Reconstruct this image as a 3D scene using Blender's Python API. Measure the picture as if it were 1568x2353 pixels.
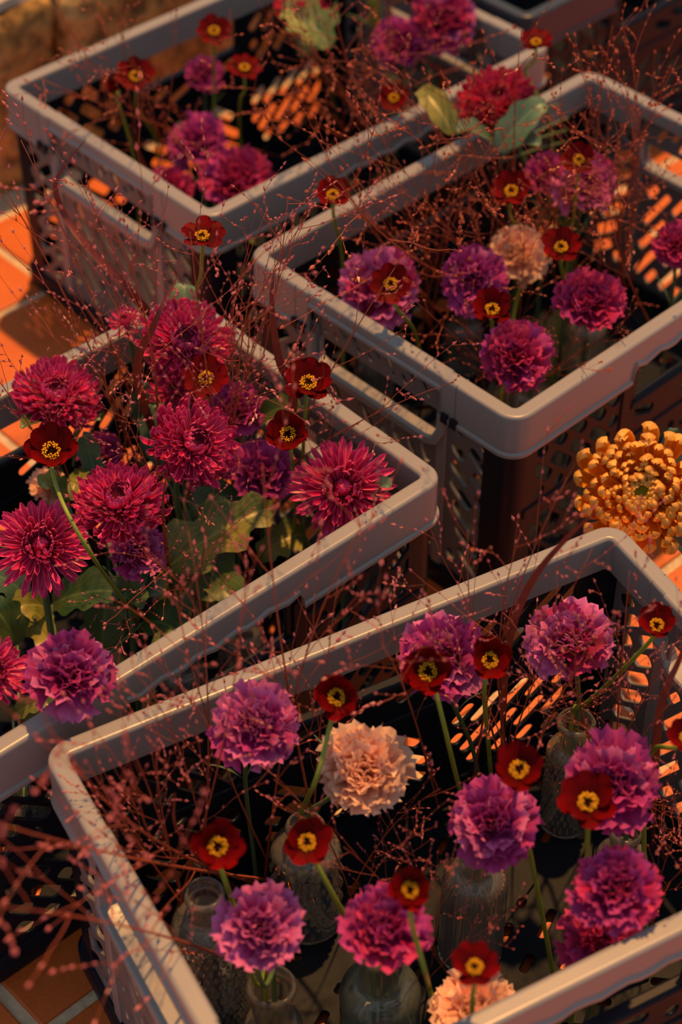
import bpy, bmesh, math, random
from mathutils import Vector, Matrix, Euler, noise
R = math.radians
rnd = random.Random(11)
for o in list(bpy.data.objects):
    bpy.data.objects.remove(o)
scene = bpy.context.scene
col = scene.collection

# ------------------------------------------------------------------ camera
FPX, PITCH, CH = 4373.4, 0.7488, 1.3093
camd = bpy.data.cameras.new('camera'); cam = bpy.data.objects.new('camera', camd); col.objects.link(cam)
cam.location = (0, 0, CH); cam.rotation_euler = (math.pi / 2 - PITCH, 0, 0)
camd.sensor_fit = 'VERTICAL'; camd.sensor_height = 36; camd.sensor_width = 24
camd.lens = FPX / 2353 * 36
camd.clip_start = 0.02
camd.dof.use_dof = True; camd.dof.focus_distance = 1.50; camd.dof.aperture_fstop = 4.5
scene.camera = cam

# ------------------------------------------------------------------ sky, sun, daylight
world = bpy.data.worlds.new('sky'); scene.world = world; world.use_nodes = True
bg = world.node_tree.nodes['Background']
bg.inputs[0].default_value = (0.84, 0.90, 1.0, 1); bg.inputs[1].default_value = 0.38
sd = bpy.data.lights.new('sun_offscreen', 'SUN'); sun = bpy.data.objects.new('sun_offscreen', sd); col.objects.link(sun)
sd.energy = 4.9; sd.color = (1.0, 0.47, 0.14); sd.angle = R(1.6)
SE, SA = R(70), R(72)
sdir = Vector((math.cos(SE) * math.cos(SA), math.cos(SE) * math.sin(SA), math.sin(SE)))
sun.rotation_euler = sdir.to_track_quat('Z', 'Y').to_euler()
vs = scene.view_settings
vs.view_transform = 'Standard'; vs.look = 'None'; vs.exposure = 0.0; vs.gamma = 1.0; vs.use_curve_mapping = False

# ------------------------------------------------------------------ helpers
CP, SP = math.cos(PITCH), math.sin(PITCH)
FW, UPV = Vector((0, CP, -SP)), Vector((0, SP, CP))
CAM = Vector((0, 0, CH))
def at(px, py, z):
    d = Vector((1, 0, 0)) * ((px - 784) / FPX) + FW + UPV * ((1176.5 - py) / FPX)
    return CAM + d * ((z - CH) / d.z)
def depth(p): return (p - CAM).dot(FW)
def size_at(p, px): return px / FPX * depth(p)
def z_at_row(p, py):
    lo, hi = p.z, p.z + .6
    for _ in range(40):
        m = (lo + hi) / 2; q = Vector((p.x, p.y, m)); y = 1176.5 - FPX * ((q - CAM).dot(UPV)) / depth(q)
        if y > py: lo = m
        else: hi = m
    return lo

def mesh(name, v, f, smooth=True, mats=()):
    m = bpy.data.meshes.new(name); m.from_pydata([tuple(x) for x in v], [], f); m.update()
    if smooth: m.polygons.foreach_set('use_smooth', [True] * len(m.polygons))
    for k in mats: m.materials.append(k)
    return m
def link(name, data, parent=None, M=None):
    o = bpy.data.objects.new(name, data); col.objects.link(o)
    if parent: o.parent = parent
    if M is not None: o.matrix_basis = M
    return o
def tag(o, label=None, cat=None, group=None, kind=None):
    if label: o['label'] = label
    if cat: o['category'] = cat
    if group: o['group'] = group
    if kind: o['kind'] = kind
    return o
def thing(name, label, cat, loc, group=None, rz=0):
    o = link(name, None); o.location = loc; o.rotation_euler = (0, 0, rz); o.empty_display_size = .02
    return tag(o, label, cat, group)
def frame(n, spin=0):
    n = n.normalized(); a = Vector((0, 0, 1)) if abs(n.z) < .95 else Vector((0, 1, 0))
    x = a.cross(n).normalized(); y = n.cross(x)
    M = Matrix((x, y, n)).transposed().to_4x4()
    return M @ Matrix.Rotation(spin, 4, 'Z')
def tube(pts, rad, n=6, v=None, f=None, cap=True):
    own = v is None
    if own: v, f = [], []
    pts = [Vector(p) for p in pts]; m = len(pts)
    if not hasattr(rad, '__len__'): rad = [rad] * m
    t0 = (pts[1] - pts[0]).normalized()
    x = t0.orthogonal().normalized(); b0 = len(v)
    for i in range(m):
        t = (pts[min(i + 1, m - 1)] - pts[max(i - 1, 0)]).normalized()
        x = (x - t * x.dot(t)).normalized(); y = t.cross(x)
        for k in range(n):
            a = 2 * math.pi * k / n
            v.append(pts[i] + (x * math.cos(a) + y * math.sin(a)) * rad[i])
    for i in range(m - 1):
        for k in range(n):
            k2 = (k + 1) % n
            f.append((b0 + i * n + k, b0 + i * n + k2, b0 + (i + 1) * n + k2, b0 + (i + 1) * n + k))
    if cap:
        f.append(tuple(b0 + k for k in reversed(range(n)))); f.append(tuple(b0 + (m - 1) * n + k for k in range(n)))
    return v, f
def bez(p0, p1, p2, p3, n=10):
    out = []
    for i in range(n + 1):
        t = i / n; s = 1 - t
        out.append(p0 * s ** 3 + p1 * 3 * s * s * t + p2 * 3 * s * t * t + p3 * t ** 3)
    return out
def catmull(P, n=6):
    P = [P[0] * 2 - P[1]] + P + [P[-1] * 2 - P[-2]]; out = []
    for i in range(1, len(P) - 2):
        for k in range(n):
            t = k / n; a, b, c, d = P[i - 1:i + 3]
            out.append(.5 * ((2 * b) + (c - a) * t + (2 * a - 5 * b + 4 * c - d) * t * t + (3 * b - a - 3 * c + d) * t ** 3))
    return out + [P[-2]]
def box_vf(x0, x1, y0, y1, z0, z1, b=0.0):
    bm = bmesh.new(); bmesh.ops.create_cube(bm, size=1)
    for q in bm.verts:
        q.co = Vector(((x0 + x1) / 2 + q.co.x * (x1 - x0), (y0 + y1) / 2 + q.co.y * (y1 - y0), (z0 + z1) / 2 + q.co.z * (z1 - z0)))
    if b: bmesh.ops.bevel(bm, geom=bm.edges[:], offset=b, segments=2, profile=.5, affect='EDGES')
    return bm
def bm_mesh(name, bm, mat, smooth=False):
    m = bpy.data.meshes.new(name); bm.to_mesh(m); bm.free(); m.materials.append(mat)
    if smooth: m.polygons.foreach_set('use_smooth', [True] * len(m.polygons))
    return m

# ------------------------------------------------------------------ materials
class NT:
    def __init__(s, name):
        s.m = bpy.data.materials.new(name); s.m.use_nodes = True; s.t = s.m.node_tree; s.n = s.t.nodes
        s.b = s.n['Principled BSDF']; s.out = s.n['Material Output']
    def new(s, k, **kw):
        q = s.n.new(k)
        for a, b in kw.items(): setattr(q, a, b)
        return q
    def l(s, a, b): s.t.links.new(a, b)
    def noise(s, scale, coord='Object', detail=3, vec=None):
        tc = s.new('ShaderNodeTexCoord'); q = s.new('ShaderNodeTexNoise'); q.inputs['Scale'].default_value = scale; q.inputs['Detail'].default_value = detail
        s.l(tc.outputs[coord], q.inputs['Vector']); return q.outputs['Fac']
    def ramp(s, fac, stops):
        q = s.new('ShaderNodeValToRGB'); e = q.color_ramp.elements
        while len(e) < len(stops): e.new(.5)
        for i, (p, c) in enumerate(stops): e[i].position = p; e[i].color = (*c, 1)
        s.l(fac, q.inputs[0]); return q.outputs[0]
    def mix(s, fac, a, b, mode='MIX'):
        q = s.new('ShaderNodeMix', data_type='RGBA', blend_type=mode)
        for sock, val in ((q.inputs[0], fac), (q.inputs[6], a), (q.inputs[7], b)):
            if hasattr(val, 'links'): s.l(val, sock)
            elif isinstance(val, tuple): sock.default_value = (*val, 1)
            else: sock.default_value = val
        return q.outputs[2]
    def set(s, **kw):
        for k, val in kw.items():
            sock = s.b.inputs[k.replace('_', ' ')]
            if hasattr(val, 'links'): s.l(val, sock)
            else: sock.default_value = (*val, 1) if isinstance(val, tuple) and len(val) == 3 else val
    def bump(s, h, strength=.3, dist=.002):
        q = s.new('ShaderNodeBump'); q.inputs['Strength'].default_value = strength; q.inputs['Distance'].default_value = dist
        s.l(h, q.inputs['Height']); s.l(q.outputs[0], s.b.inputs['Normal'])
    def translucent(s, colr, fac):
        tr = s.new('ShaderNodeBsdfTranslucent'); mx = s.new('ShaderNodeMixShader'); mx.inputs[0].default_value = fac
        if hasattr(colr, 'links'): s.l(colr, tr.inputs[0])
        else: tr.inputs[0].default_value = (*colr, 1)
        s.l(s.b.outputs[0], mx.inputs[1]); s.l(tr.outputs[0], mx.inputs[2]); s.l(mx.outputs[0], s.out.inputs[0])

def plastic(name, c, rough, var=.12, spec=.5):
    t = NT(name); t.b.inputs['Specular IOR Level'].default_value = spec; f = t.noise(9, detail=5)
    t.set(Base_Color=t.mix(f, tuple(x * (1 - var) for x in c), tuple(x * (1 + var) for x in c)))
    r = t.new('ShaderNodeMapRange'); r.inputs[3].default_value = rough - .06; r.inputs[4].default_value = rough + .1
    t.l(t.noise(25, detail=4), r.inputs[0]); t.l(r.outputs[0], t.b.inputs['Roughness'])
    t.bump(t.noise(900, detail=1), .06, .0006)
    return t.m
M_GREY = plastic('grey_plastic', (.255, .252, .258), .29, spec=.45)
M_PANEL = plastic('grey_panel_plastic', (.15, .146, .15), .42, spec=.3)
M_GLOSS = plastic('gloss_navy_plastic', (.03, .042, .065), .26, .2, spec=.4)
M_BASE = plastic('matt_navy_plastic', (.008, .011, .018), .48, .25, spec=.10)
M_NAVY = plastic('navy_plastic', (.008, .011, .020), .36, .25, spec=.16)

def petal_mat(name, base, mid, tip, rough=.5, trans=.25, streak=.35, edge=None, spec=.2, sheen=0.0):
    """colour runs from the petal's claw (y=0) to its tip, with fine length-wise streaks and a paler margin"""
    t = NT(name); tc = t.new('ShaderNodeTexCoord'); sp = t.new('ShaderNodeSeparateXYZ'); t.l(tc.outputs['UV'], sp.inputs[0])
    c = t.ramp(sp.outputs[1], [(0, base), (.55, mid), (1, tip)])
    mp = t.new('ShaderNodeMapping'); mp.inputs['Scale'].default_value = (14, .8, 1); t.l(tc.outputs['UV'], mp.inputs[0])
    n = t.new('ShaderNodeTexNoise'); n.inputs['Scale'].default_value = 2.0; t.l(mp.outputs[0], n.inputs['Vector'])
    oi = t.new('ShaderNodeObjectInfo')
    c = t.mix(n.outputs['Fac'], t.mix(streak, c, (0, 0, 0)), c)
    if edge:
        a = t.new('ShaderNodeMath', operation='SUBTRACT'); a.inputs[1].default_value = .5; t.l(sp.outputs[0], a.inputs[0])
        b = t.new('ShaderNodeMath', operation='ABSOLUTE'); t.l(a.outputs[0], b.inputs[0])
        m = t.new('ShaderNodeMapRange'); m.inputs[1].default_value = .3; m.inputs[2].default_value = .5; t.l(b.outputs[0], m.inputs[0])
        c = t.mix(m.outputs[0], c, edge)
    h = t.new('ShaderNodeHueSaturation'); t.l(c, h.inputs['Color'])
    mr = t.new('ShaderNodeMapRange'); mr.inputs[3].default_value = .75; mr.inputs[4].default_value = 1.25; t.l(oi.outputs['Random'], mr.inputs[0]); t.l(mr.outputs[0], h.inputs['Value'])
    c = h.outputs[0]
    t.set(Base_Color=c, Roughness=rough, Sheen_Weight=sheen)
    t.b.inputs['Specular IOR Level'].default_value = spec
    t.translucent(c, trans)
    return t.m
M_MUM = petal_mat('magenta_petal', (.50, .003, .075), (.64, .005, .105), (.95, .075, .31), .34, .15, .4, edge=(.95, .20, .46), spec=.45)
M_MUMRED = petal_mat('crimson_petal', (.52, .004, .05), (.60, .005, .06), (.8, .05, .14), .4, .2, .35, edge=(.7, .13, .22))
M_GOLD = petal_mat('gold_petal', (.80, .22, .006), (.88, .32, .010), (.97, .60, .16), .4, .3, .15, edge=(.95, .50, .08))
M_EYE = petal_mat('yellow_green_floret', (.30, .27, .01), (.62, .40, .01), (.80, .42, .02), .5, .2, .2)
M_CARN = petal_mat('purple_carnation_petal', (.33, .010, .14), (.38, .012, .17), (.60, .08, .37), .6, .25, .3)
M_CARNL = petal_mat('lilac_carnation_petal', (.44, .035, .24), (.50, .045, .28), (.76, .21, .54), .6, .25, .25)
M_CARNR = petal_mat('rose_carnation_petal', (.40, .007, .08), (.46, .009, .095), (.64, .06, .23), .6, .25, .3)
M_PEACH = petal_mat('peach_carnation_petal', (.92, .40, .24), (.95, .48, .31), (.98, .70, .54), .6, .3, .12)
M_COSMOS = petal_mat('dark_red_cosmos_petal', (.03, .0001, .0006), (.15, .0003, .002), (.24, .0008, .004), .55, .12, .55, spec=.08)
def simple(name, c, rough=.5, var=.3, ns=40, trans=0, spec=.4):
    t = NT(name); cc = t.mix(t.noise(ns), tuple(x * (1 - var) for x in c), tuple(min(1, x * (1 + var)) for x in c))
    t.set(Base_Color=cc, Roughness=rough); t.b.inputs['Specular IOR Level'].default_value = spec
    if trans: t.translucent(cc, trans)
    return t.m
M_STAMEN = simple('pollen_yellow', (.85, .42, .02), .6, spec=.1)
M_DISC = simple('dark_disc', (.02, .003, .002), .8, spec=.05)
M_STEM = simple('green_stem', (.22, .30, .035), .45, .25)
M_STEMD = simple('grey_green_stem', (.10, .17, .07), .45, .25)
M_CALYX = simple('pale_green_calyx', (.16, .30, .11), .5, .25)
M_GSTEM = simple('red_grass_stem', (.34, .075, .035), .45, .35, 12)
M_GSEED = simple('pink_grass_seed', (.46, .12, .13), .4, .4, 90)
M_GSEEDR = simple('rust_grass_seed', (.42, .095, .045), .4, .4, 90)
M_BLADE = simple('burgundy_grass_blade', (.17, .035, .028), .4, .35, 60, .15)
def leaf_mat(name, a, b, vein):
    t = NT(name); tc = t.new('ShaderNodeTexCoord'); sp = t.new('ShaderNodeSeparateXYZ'); t.l(tc.outputs['UV'], sp.inputs[0])
    n = t.noise(38, detail=4)
    c = t.ramp(n, [(.38, a), (.62, b)])
    s = t.new('ShaderNodeMath', operation='SUBTRACT'); s.inputs[1].default_value = .5; t.l(sp.outputs[0], s.inputs[0])
    ab = t.new('ShaderNodeMath', operation='ABSOLUTE'); t.l(s.outputs[0], ab.inputs[0])
    m = t.new('ShaderNodeMapRange'); m.inputs[1].default_value = .0; m.inputs[2].default_value = .045; m.inputs[3].default_value = 1; m.inputs[4].default_value = 0; t.l(ab.outputs[0], m.inputs[0])
    # side veins
    k = t.new('ShaderNodeMath', operation='MULTIPLY_ADD'); k.inputs[1].default_value = -1.1; t.l(ab.outputs[0], k.inputs[0]); t.l(sp.outputs[1], k.inputs[2])
    w = t.new('ShaderNodeMath', operation='PINGPONG'); w.inputs[1].default_value = .075; t.l(k.outputs[0], w.inputs[0])
    mv = t.new('ShaderNodeMapRange'); mv.inputs[1].default_value = 0; mv.inputs[2].default_value = .012; mv.inputs[3].default_value = .6; mv.inputs[4].default_value = 0; t.l(w.outputs[0], mv.inputs[0])
    mx = t.new('ShaderNodeMath', operation='MAXIMUM'); t.l(m.outputs[0], mx.inputs[0]); t.l(mv.outputs[0], mx.inputs[1])
    c = t.mix(mx.outputs[0], c, vein)
    t.set(Base_Color=c, Roughness=.38); t.translucent(c, .18)
    t.b.inputs['Specular IOR Level'].default_value = .5
    return t.m
M_LEAF = leaf_mat('dark_green_leaf', (.03, .085, .02), (.085, .13, .03), (.15, .21, .06))
M_LEAFY = leaf_mat('olive_leaf', (.08, .12, .015), (.26, .23, .035), (.38, .34, .08))
M_LEAFB = leaf_mat('blue_green_leaf', (.07, .16, .10), (.12, .23, .14), (.19, .31, .19))
M_LEAFP = leaf_mat('pale_yellow_green_leaf', (.13, .22, .05), (.34, .38, .10), (.48, .5, .24))
def glass_mat(name, c):
    t = NT(name); t.set(Base_Color=c, Roughness=.03, IOR=1.5); t.b.inputs['Transmission Weight'].default_value = .95
    return t.m
M_GLASS = glass_mat('clear_glass', (.93, .93, .90)); M_GLASSG = glass_mat('pale_green_glass', (.80, .92, .87))
t = NT('terracotta'); geo = t.new('ShaderNodeNewGeometry')
n1 = t.noise(16, detail=6); n2 = t.noise(160, detail=3)
oi = t.new('ShaderNodeObjectInfo')
c = t.ramp(n1, [(.3, (.42, .075, .010)), (.7, (.62, .150, .020))])
c = t.mix(n2, c, (.55, .11, .014))
t.set(Base_Color=c, Roughness=.5); t.bump(n2, .4, .0015); M_TILE = t.m
t = NT('pale_grout'); n1 = t.noise(120, detail=5)
t.set(Base_Color=t.ramp(n1, [(.3, (.46, .36, .24)), (.7, (.64, .52, .36))]), Roughness=.9); t.bump(n1, .6, .002); M_GROUT = t.m
t = NT('brown_stone'); n1 = t.noise(11, detail=8); n2 = t.noise(45, detail=8)
c = t.ramp(n1, [(.32, (.16, .085, .025)), (.5, (.62, .36, .10)), (.7, (.80, .56, .24))])
c = t.mix(t.ramp(n2, [(.35, (0, 0, 0)), (.6, (1, 1, 1))]), t.mix(.75, c, (.03, .02, .01)), c)
t.set(Base_Color=c, Roughness=.9); t.bump(n2, .9, .01); M_STONE = t.m
t = NT('pale_sunlit_stone'); n2 = t.noise(45, detail=8)
t.set(Base_Color=t.ramp(n2, [(.3, (.36, .31, .25)), (.7, (.62, .56, .47))]), Roughness=.9); t.bump(n2, .8, .006); M_STONE2 = t.m  # sunlight on the ledge top put into a paler stone colour

# ------------------------------------------------------------------ floor and stone ledge (both run with the crates, 43 degrees)
TA = R(43); GU = Vector((math.cos(TA), math.sin(TA), 0)); GV = Vector((math.sin(TA), -math.cos(TA), 0))
floor = link('floor', bm_mesh('floor_bed', box_vf(-4, 4, -3, 5, -.06, -.0035), M_GROUT)); tag(floor, 'terracotta tiles with pale grout under the crates', None, None, 'structure')
PU, PV, GW = .1987, .157, .011
LEDGE_V = -1.737
tm = bm_mesh('tile', box_vf(-(PU - GW) / 2, (PU - GW) / 2, -(PV - GW) / 2, (PV - GW) / 2, -.012, 0, .0016), M_TILE)
cand = []
for i in range(-14, 26):
    for j in range(-20, 14):
        u = .381 + (i + .5) * PU; v = -.753 + (j + .5) * PV
        if v < LEDGE_V + .07: continue
        p = GU * u + GV * v
        d = depth(p)
        if d < .3: vis = False; q = 9
        else:
            q = max(abs((p.x) / d * FPX) / 784, abs((p - CAM).dot(UPV) / d * FPX) / 1176)
        cand.append((q, p, i, j))
cand.sort(key=lambda c: c[0])
TR = Matrix.Rotation(TA, 4, 'Z')
rest_v, rest_f = [], []
for k, (q, p, i, j) in enumerate(cand):
    h = rnd.uniform(-.0008, .0006)
    if k < 200:
        link('tile', tm, floor, Matrix.Translation((p.x, p.y, h)) @ TR @ Matrix.Rotation(math.pi * rnd.randint(0, 1), 4, 'Z'))
    else:
        b = len(rest_v)
        a_, b_ = (PU - GW) / 2, (PV - GW) / 2
        for z in (-.012, h):
            for (x, y) in ((-a_, -b_), (a_, -b_), (a_, b_), (-a_, b_)):
                w = Vector((p.x, p.y, z)) + TR.to_3x3() @ Vector((x, y, 0)); rest_v.append(w)
        rest_f += [tuple(b + x for x in fc) for fc in ((4, 5, 6, 7), (0, 1, 5, 4), (1, 2, 6, 5), (2, 3, 7, 6), (3, 0, 4, 7))]
tag(link('tile_field', mesh('tile_field', rest_v, rest_f, False, [M_TILE]), floor), None, None, None, 'stuff')

ledge = link('wall_back', None); tag(ledge, 'low rough stone ledge behind the crates', None, None, 'structure')
ledge.location = (0, 0, 0)
def stone(u0, u1, v0, v1, z0, z1, mat, seed):
    bm = bmesh.new(); bmesh.ops.create_cube(bm, size=1)
    bmesh.ops.subdivide_edges(bm, edges=bm.edges[:], cuts=11, use_grid_fill=True)
    for q in bm.verts:
        c = q.co * 2
        e = max(0, sum(1 for k in c if abs(k) > .9) - 1)
        w = GU * ((u0 + u1) / 2 + q.co.x * (u1 - u0 - .008)) + GV * ((v0 + v1) / 2 + q.co.y * (v1 - v0)) + Vector((0, 0, (z0 + z1) / 2 + q.co.z * (z1 - z0)))
        nv = noise.noise_vector(w * 16 + Vector((seed, 0, 0))) * .010 + noise.noise_vector(w * 50) * .004
        ctr = GU * (u0 + u1) / 2 + GV * (v0 + v1) / 2 + Vector((0, 0, (z0 + z1) / 2))
        q.co = w + nv + (ctr - w).normalized() * .006 * e
    bmesh.ops.recalc_face_normals(bm, faces=bm.faces[:])
    return bm_mesh('stone', bm, mat, True)
u = .55; k = 0
while u < 3.2:
    w = rnd.uniform(.26, .5)
    link('stone', stone(u, u + w, LEDGE_V - .34, LEDGE_V, -.02, .224, M_STONE, k), ledge)
    u += w; k += 1
u = .48
while u < 3.2:
    w = rnd.uniform(.45, .8)
    link('sunlit_top_stone', stone(u, u + w, LEDGE_V - .36, LEDGE_V - .014, .222, .238, M_STONE2, k + 40), ledge)  # thin slab added so the ledge top looks sunlit by its colour
    u += w; k += 1

# ------------------------------------------------------------------ crates
L, W, H = .5017, .35, .2538
def fill_plate(name, outline, holes, thick, mat, bevel=.0007):
    """flat plate with real openings: filled 2D curve, turned into a mesh"""
    cu = bpy.data.curves.new(name, 'CURVE'); cu.dimensions = '2D'; cu.fill_mode = 'BOTH'; cu.extrude = thick / 2; cu.bevel_depth = bevel; cu.bevel_resolution = 0
    for P in [outline] + holes:
        s = cu.splines.new('POLY'); s.points.add(len(P) - 1); s.use_cyclic_u = True
        for q, (x, y) in zip(s.points, P): q.co = (x, y, 0, 1)
    ob = bpy.data.objects.new(name, cu); col.objects.link(ob)
    dg = bpy.context.evaluated_depsgraph_get(); m = bpy.data.meshes.new_from_object(ob.evaluated_get(dg)); m.name = name
    bpy.data.objects.remove(ob); bpy.data.curves.remove(cu)
    m.materials.clear(); m.materials.append(mat)
    return m
def capsule(a, b, w):
    d = (b - a); L_ = d.length; d = d / L_ if L_ > 1e-6 else Vector((1, 0)); n = Vector((-d.y, d.x)); out = []
    for c, s in ((b, 1), (a, -1)):
        for k in range(6):
            t = -math.pi / 2 + math.pi * k / 5
            # flattened ends: rounded-rectangle slot
            out.append(c + (d * math.cos(t) * .7 * s + n * math.sin(t) * s) * w / 2)
    return [(p.x, p.y) for p in out]
def slots(x0, x1, y0, y1, ang, length, width, gap, pitch, phase=0.0):
    """slanted slots in staggered rows clipped to the bay x0..x1, y0..y1"""
    d = Vector((math.cos(ang), math.sin(ang))); n = Vector((-d.y, d.x)); c0 = Vector(((x0 + x1) / 2, (y0 + y1) / 2)); out = []
    mr = width / 2
    for j in range(-30, 31):
        off = j * .41 * (length + gap) + phase; off -= (length + gap) * math.floor(off / (length + gap))
        for i in range(-20, 21):
            s0 = i * (length + gap) + off; s1 = s0 + length - width
            lo, hi = s0, s1; base = c0 + n * (j * pitch)
            for (p, q, mn, mx) in ((base.x, d.x, x0 + mr, x1 - mr), (base.y, d.y, y0 + mr, y1 - mr)):
                if abs(q) < 1e-6:
                    if p < mn or p > mx: lo, hi = 1, 0
                    continue
                a, b = (mn - p) / q, (mx - p) / q
                if a > b: a, b = b, a
                lo, hi = max(lo, a), min(hi, b)
            if hi - lo < -1e-9: continue
            if hi - lo < .002:
                if hi - lo < .0008: continue
                hi = lo + .002
            out.append(capsule(base + d * lo, base + d * hi, width))
    return out
RYZ_LONG = Matrix(((1, 0, 0, 0), (0, 0, -1, 0), (0, 1, 0, 0), (0, 0, 0, 1)))     # plate XY -> XZ
RYZ_SHORT = Matrix(((0, 0, 1, 0), (1, 0, 0, 0), (0, 1, 0, 0), (0, 0, 0, 1)))     # plate XY -> YZ
def rect(x0, x1, y0, y1): return [(x0, y0), (x1, y0), (x1, y1), (x0, y1)]
def u_shape(x0, x1, y0, y1, gx, gy, r=.008):
    P = [(x0, y0), (x1, y0), (x1, y1), (gx, y1)]
    for k in range(6):
        a = math.pi / 2 * k / 5; P.append((gx - r + r * math.cos(a), gy + r - r * math.sin(a)))
    for k in range(6):
        a = math.pi / 2 * k / 5; P.append((-gx + r - r * math.sin(a), gy + r - r * math.cos(a)))
    return P + [(-gx, y1), (x0, y1)]
lx = L / 2 - .024; sy = W / 2 - .022; zt = H - .036; zm = .128
SL = dict(length=.042, width=.0134, gap=.008, pitch=.0176)
h = slots(-lx + .002, -.0965, zm + .008, H - .040, R(-44), **SL) + slots(.0965, lx - .002, zm + .008, H - .040, R(44), **SL) + slots(-.080, .080, zm + .012, H - .085, R(-20), .036, .012, .012, .018)
ME_LONGU = fill_plate('upper_side_panel', u_shape(-lx, lx, zm + .004, zt, .076, H - .078), h, .0022, M_NAVY)
h = slots(-lx + .002, -.0965, .030, zm - .007, R(-44), **SL) + slots(.0965, lx - .002, .030, zm - .007, R(44), **SL) + slots(-.080, .080, .034, zm - .012, R(38), .046, .0115, .012, .0165)
ME_LONGL = fill_plate('lower_side_panel', rect(-lx, lx, .022, zm - .002), h, .0022, M_NAVY)
h = slots(-sy + .003, -.094, .032, H - .046, R(38), .042, .0132, .008, .0176) + slots(.094, sy - .003, .032, H - .046, R(-38), .042, .0132, .008, .0176) \
    + slots(-.078, .078, .032, H - .092, R(58), .060, .0095, .012, .0165)
ME_SHORT = fill_plate('end_panel', u_shape(-sy, sy, .022, zt, .078, H - .080), h, .0026, M_PANEL)
h = slots(-.074, .074, H - .043, H - .020, R(60), .022, .0065, .006, .013)
ME_HPLATE = fill_plate('handle_plate', rect(-.086, .086, H - .047, H - .014), h, .002, M_PANEL, .0004)
h = []
for bx in (-.17, -.085, 0, .085, .17):
    for by in (-.1, 0, .1): h += slots(bx - .034, bx + .034, by - .04, by + .04, R(35 if (bx * by >= 0) else -35), .034, .008, .014, .026)
ME_BASE = fill_plate('base_plate', rect(-L / 2 + .010, L / 2 - .010, -W / 2 + .010, W / 2 - .010), h, .003, M_BASE)

def ring_path(ox, nl=36, ns=14, r=.02, kx=(), ky=()):
    """points (x, y, nx, ny, side, coord) around the crate outline, counter-clockwise"""
    hx, hy = L / 2, W / 2; P = []
    def pts(n, half, keys):
        ts = [-half + 2 * half * i / n for i in range(n + 1)] + list(keys); return sorted(set(ts))
    for side, (cx, cy, a0) in enumerate(((hx - r, -hy + r, -90), (hx - r, hy - r, 0), (-hx + r, hy - r, 90), (-hx + r, -hy + r, 180))):
        if side in (0, 2):
            for x in pts(nl, hx - r, kx):
                if side == 0: P.append((x, -hy, 0, -1, 0, x))
            if side == 2: P += [(-x, hy, 0, 1, 2, -x) for x in pts(nl, hx - r, kx)]
        if side == 1: P += [(hx, y, 1, 0, 1, y) for y in pts(ns, hy - r, ky)]
        if side == 3: P += [(-hx, -y, -1, 0, 3, -y) for y in pts(ns, hy - r, ky)]
        for k in range(1, 7):
            a = R(a0 + 90 * k / 7); P.append((cx + r * math.cos(a), cy + r * math.sin(a), math.cos(a), math.sin(a), 4, 0))
    return P
def rim_mesh():
    e = .0006
    P = ring_path(0, 44, 14, .02, kx=(-.0905, -.089, -.086, -.080, .080, .086, .089, .0905), ky=tuple(s * q for s in (-1, 1) for q in (.0866, .086, .1034, .1036, .1044, .1046)))
    v, f = [], []
    for (x, y, nx, ny, side, c) in P:
        zb, zi, rec = -.045, -.034, 0
        if side in (0, 2):
            a = abs(c)
            if a < .0895:
                zb = -.0285 - .0022 * math.cos(c * 2 * math.pi / .036)
                if a > .0865: zb = -.033
        if side in (1, 3) and abs(c) < .0863: zb, zi, rec = -.0155, -.0155, -.0012
        if side in (1, 3) and .1035 < abs(c) < .1045: rec = -.0011
        pr = [(.0022, zb), (.0022, zb + .0032), (0, zb + .0048), (0, zb + .0058), (0, -.0048), (0, -.0036), (-.0004, -.0018), (-.0014, -.0005), (-.0030, 0), (-.0042, 0), (-.0118, 0), (-.0130, 0), (-.0146, -.0007), (-.0156, -.0024), (-.0158, -.0036), (-.0158, -.0048), (-.0158, zi), (-.0138, zi), (-.0138, -.006), (-.0026, -.006), (-.0026, zb)]
        for o, z in pr: v.append((x + nx * (o + rec), y + ny * (o + rec), H + z))
    n = len(pr); m = len(P)
    for i in range(m):
        j = (i + 1) % m
        for k in range(n):
            k2 = (k + 1) % n; f.append((i * n + k, j * n + k, j * n + k2, i * n + k2))
    me = mesh('rim', v, f, True)
    return me
def sharp(me, ang=R(38)):
    bm = bmesh.new(); bm.from_mesh(me); bmesh.ops.recalc_face_normals(bm, faces=bm.faces[:]); bm.to_mesh(me); bm.free()
    me.polygons.foreach_set('use_smooth', [True] * len(me.polygons)); me.set_sharp_from_angle(angle=ang); return me
ME_RIM = sharp(rim_mesh()); ME_RIM.materials.append(M_GREY)
ME_RIMN = ME_RIM.copy(); ME_RIMN.materials.clear(); ME_RIMN.materials.append(M_GLOSS)
def skirt_mesh():
    P = ring_path(0, 4, 4); v, f = [], []
    for (x, y, nx, ny, s, c) in P:
        for o, z in ((-.001, 0), (.0, .003), (.0, .022), (-.003, .026), (-.014, .028), (-.016, .024), (-.016, .003), (-.012, 0)):
            v.append((x + nx * o, y + ny * o, z))
    n, m = 8, len(P)
    for i in range(m):
        j = (i + 1) % m
        for k in range(n): f.append((i * n + k, j * n + k, j * n + (k + 1) % n, i * n + (k + 1) % n))
    return sharp(mesh('base_skirt', v, f, True, [M_NAVY]))
ME_SKIRT = skirt_mesh()
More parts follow.
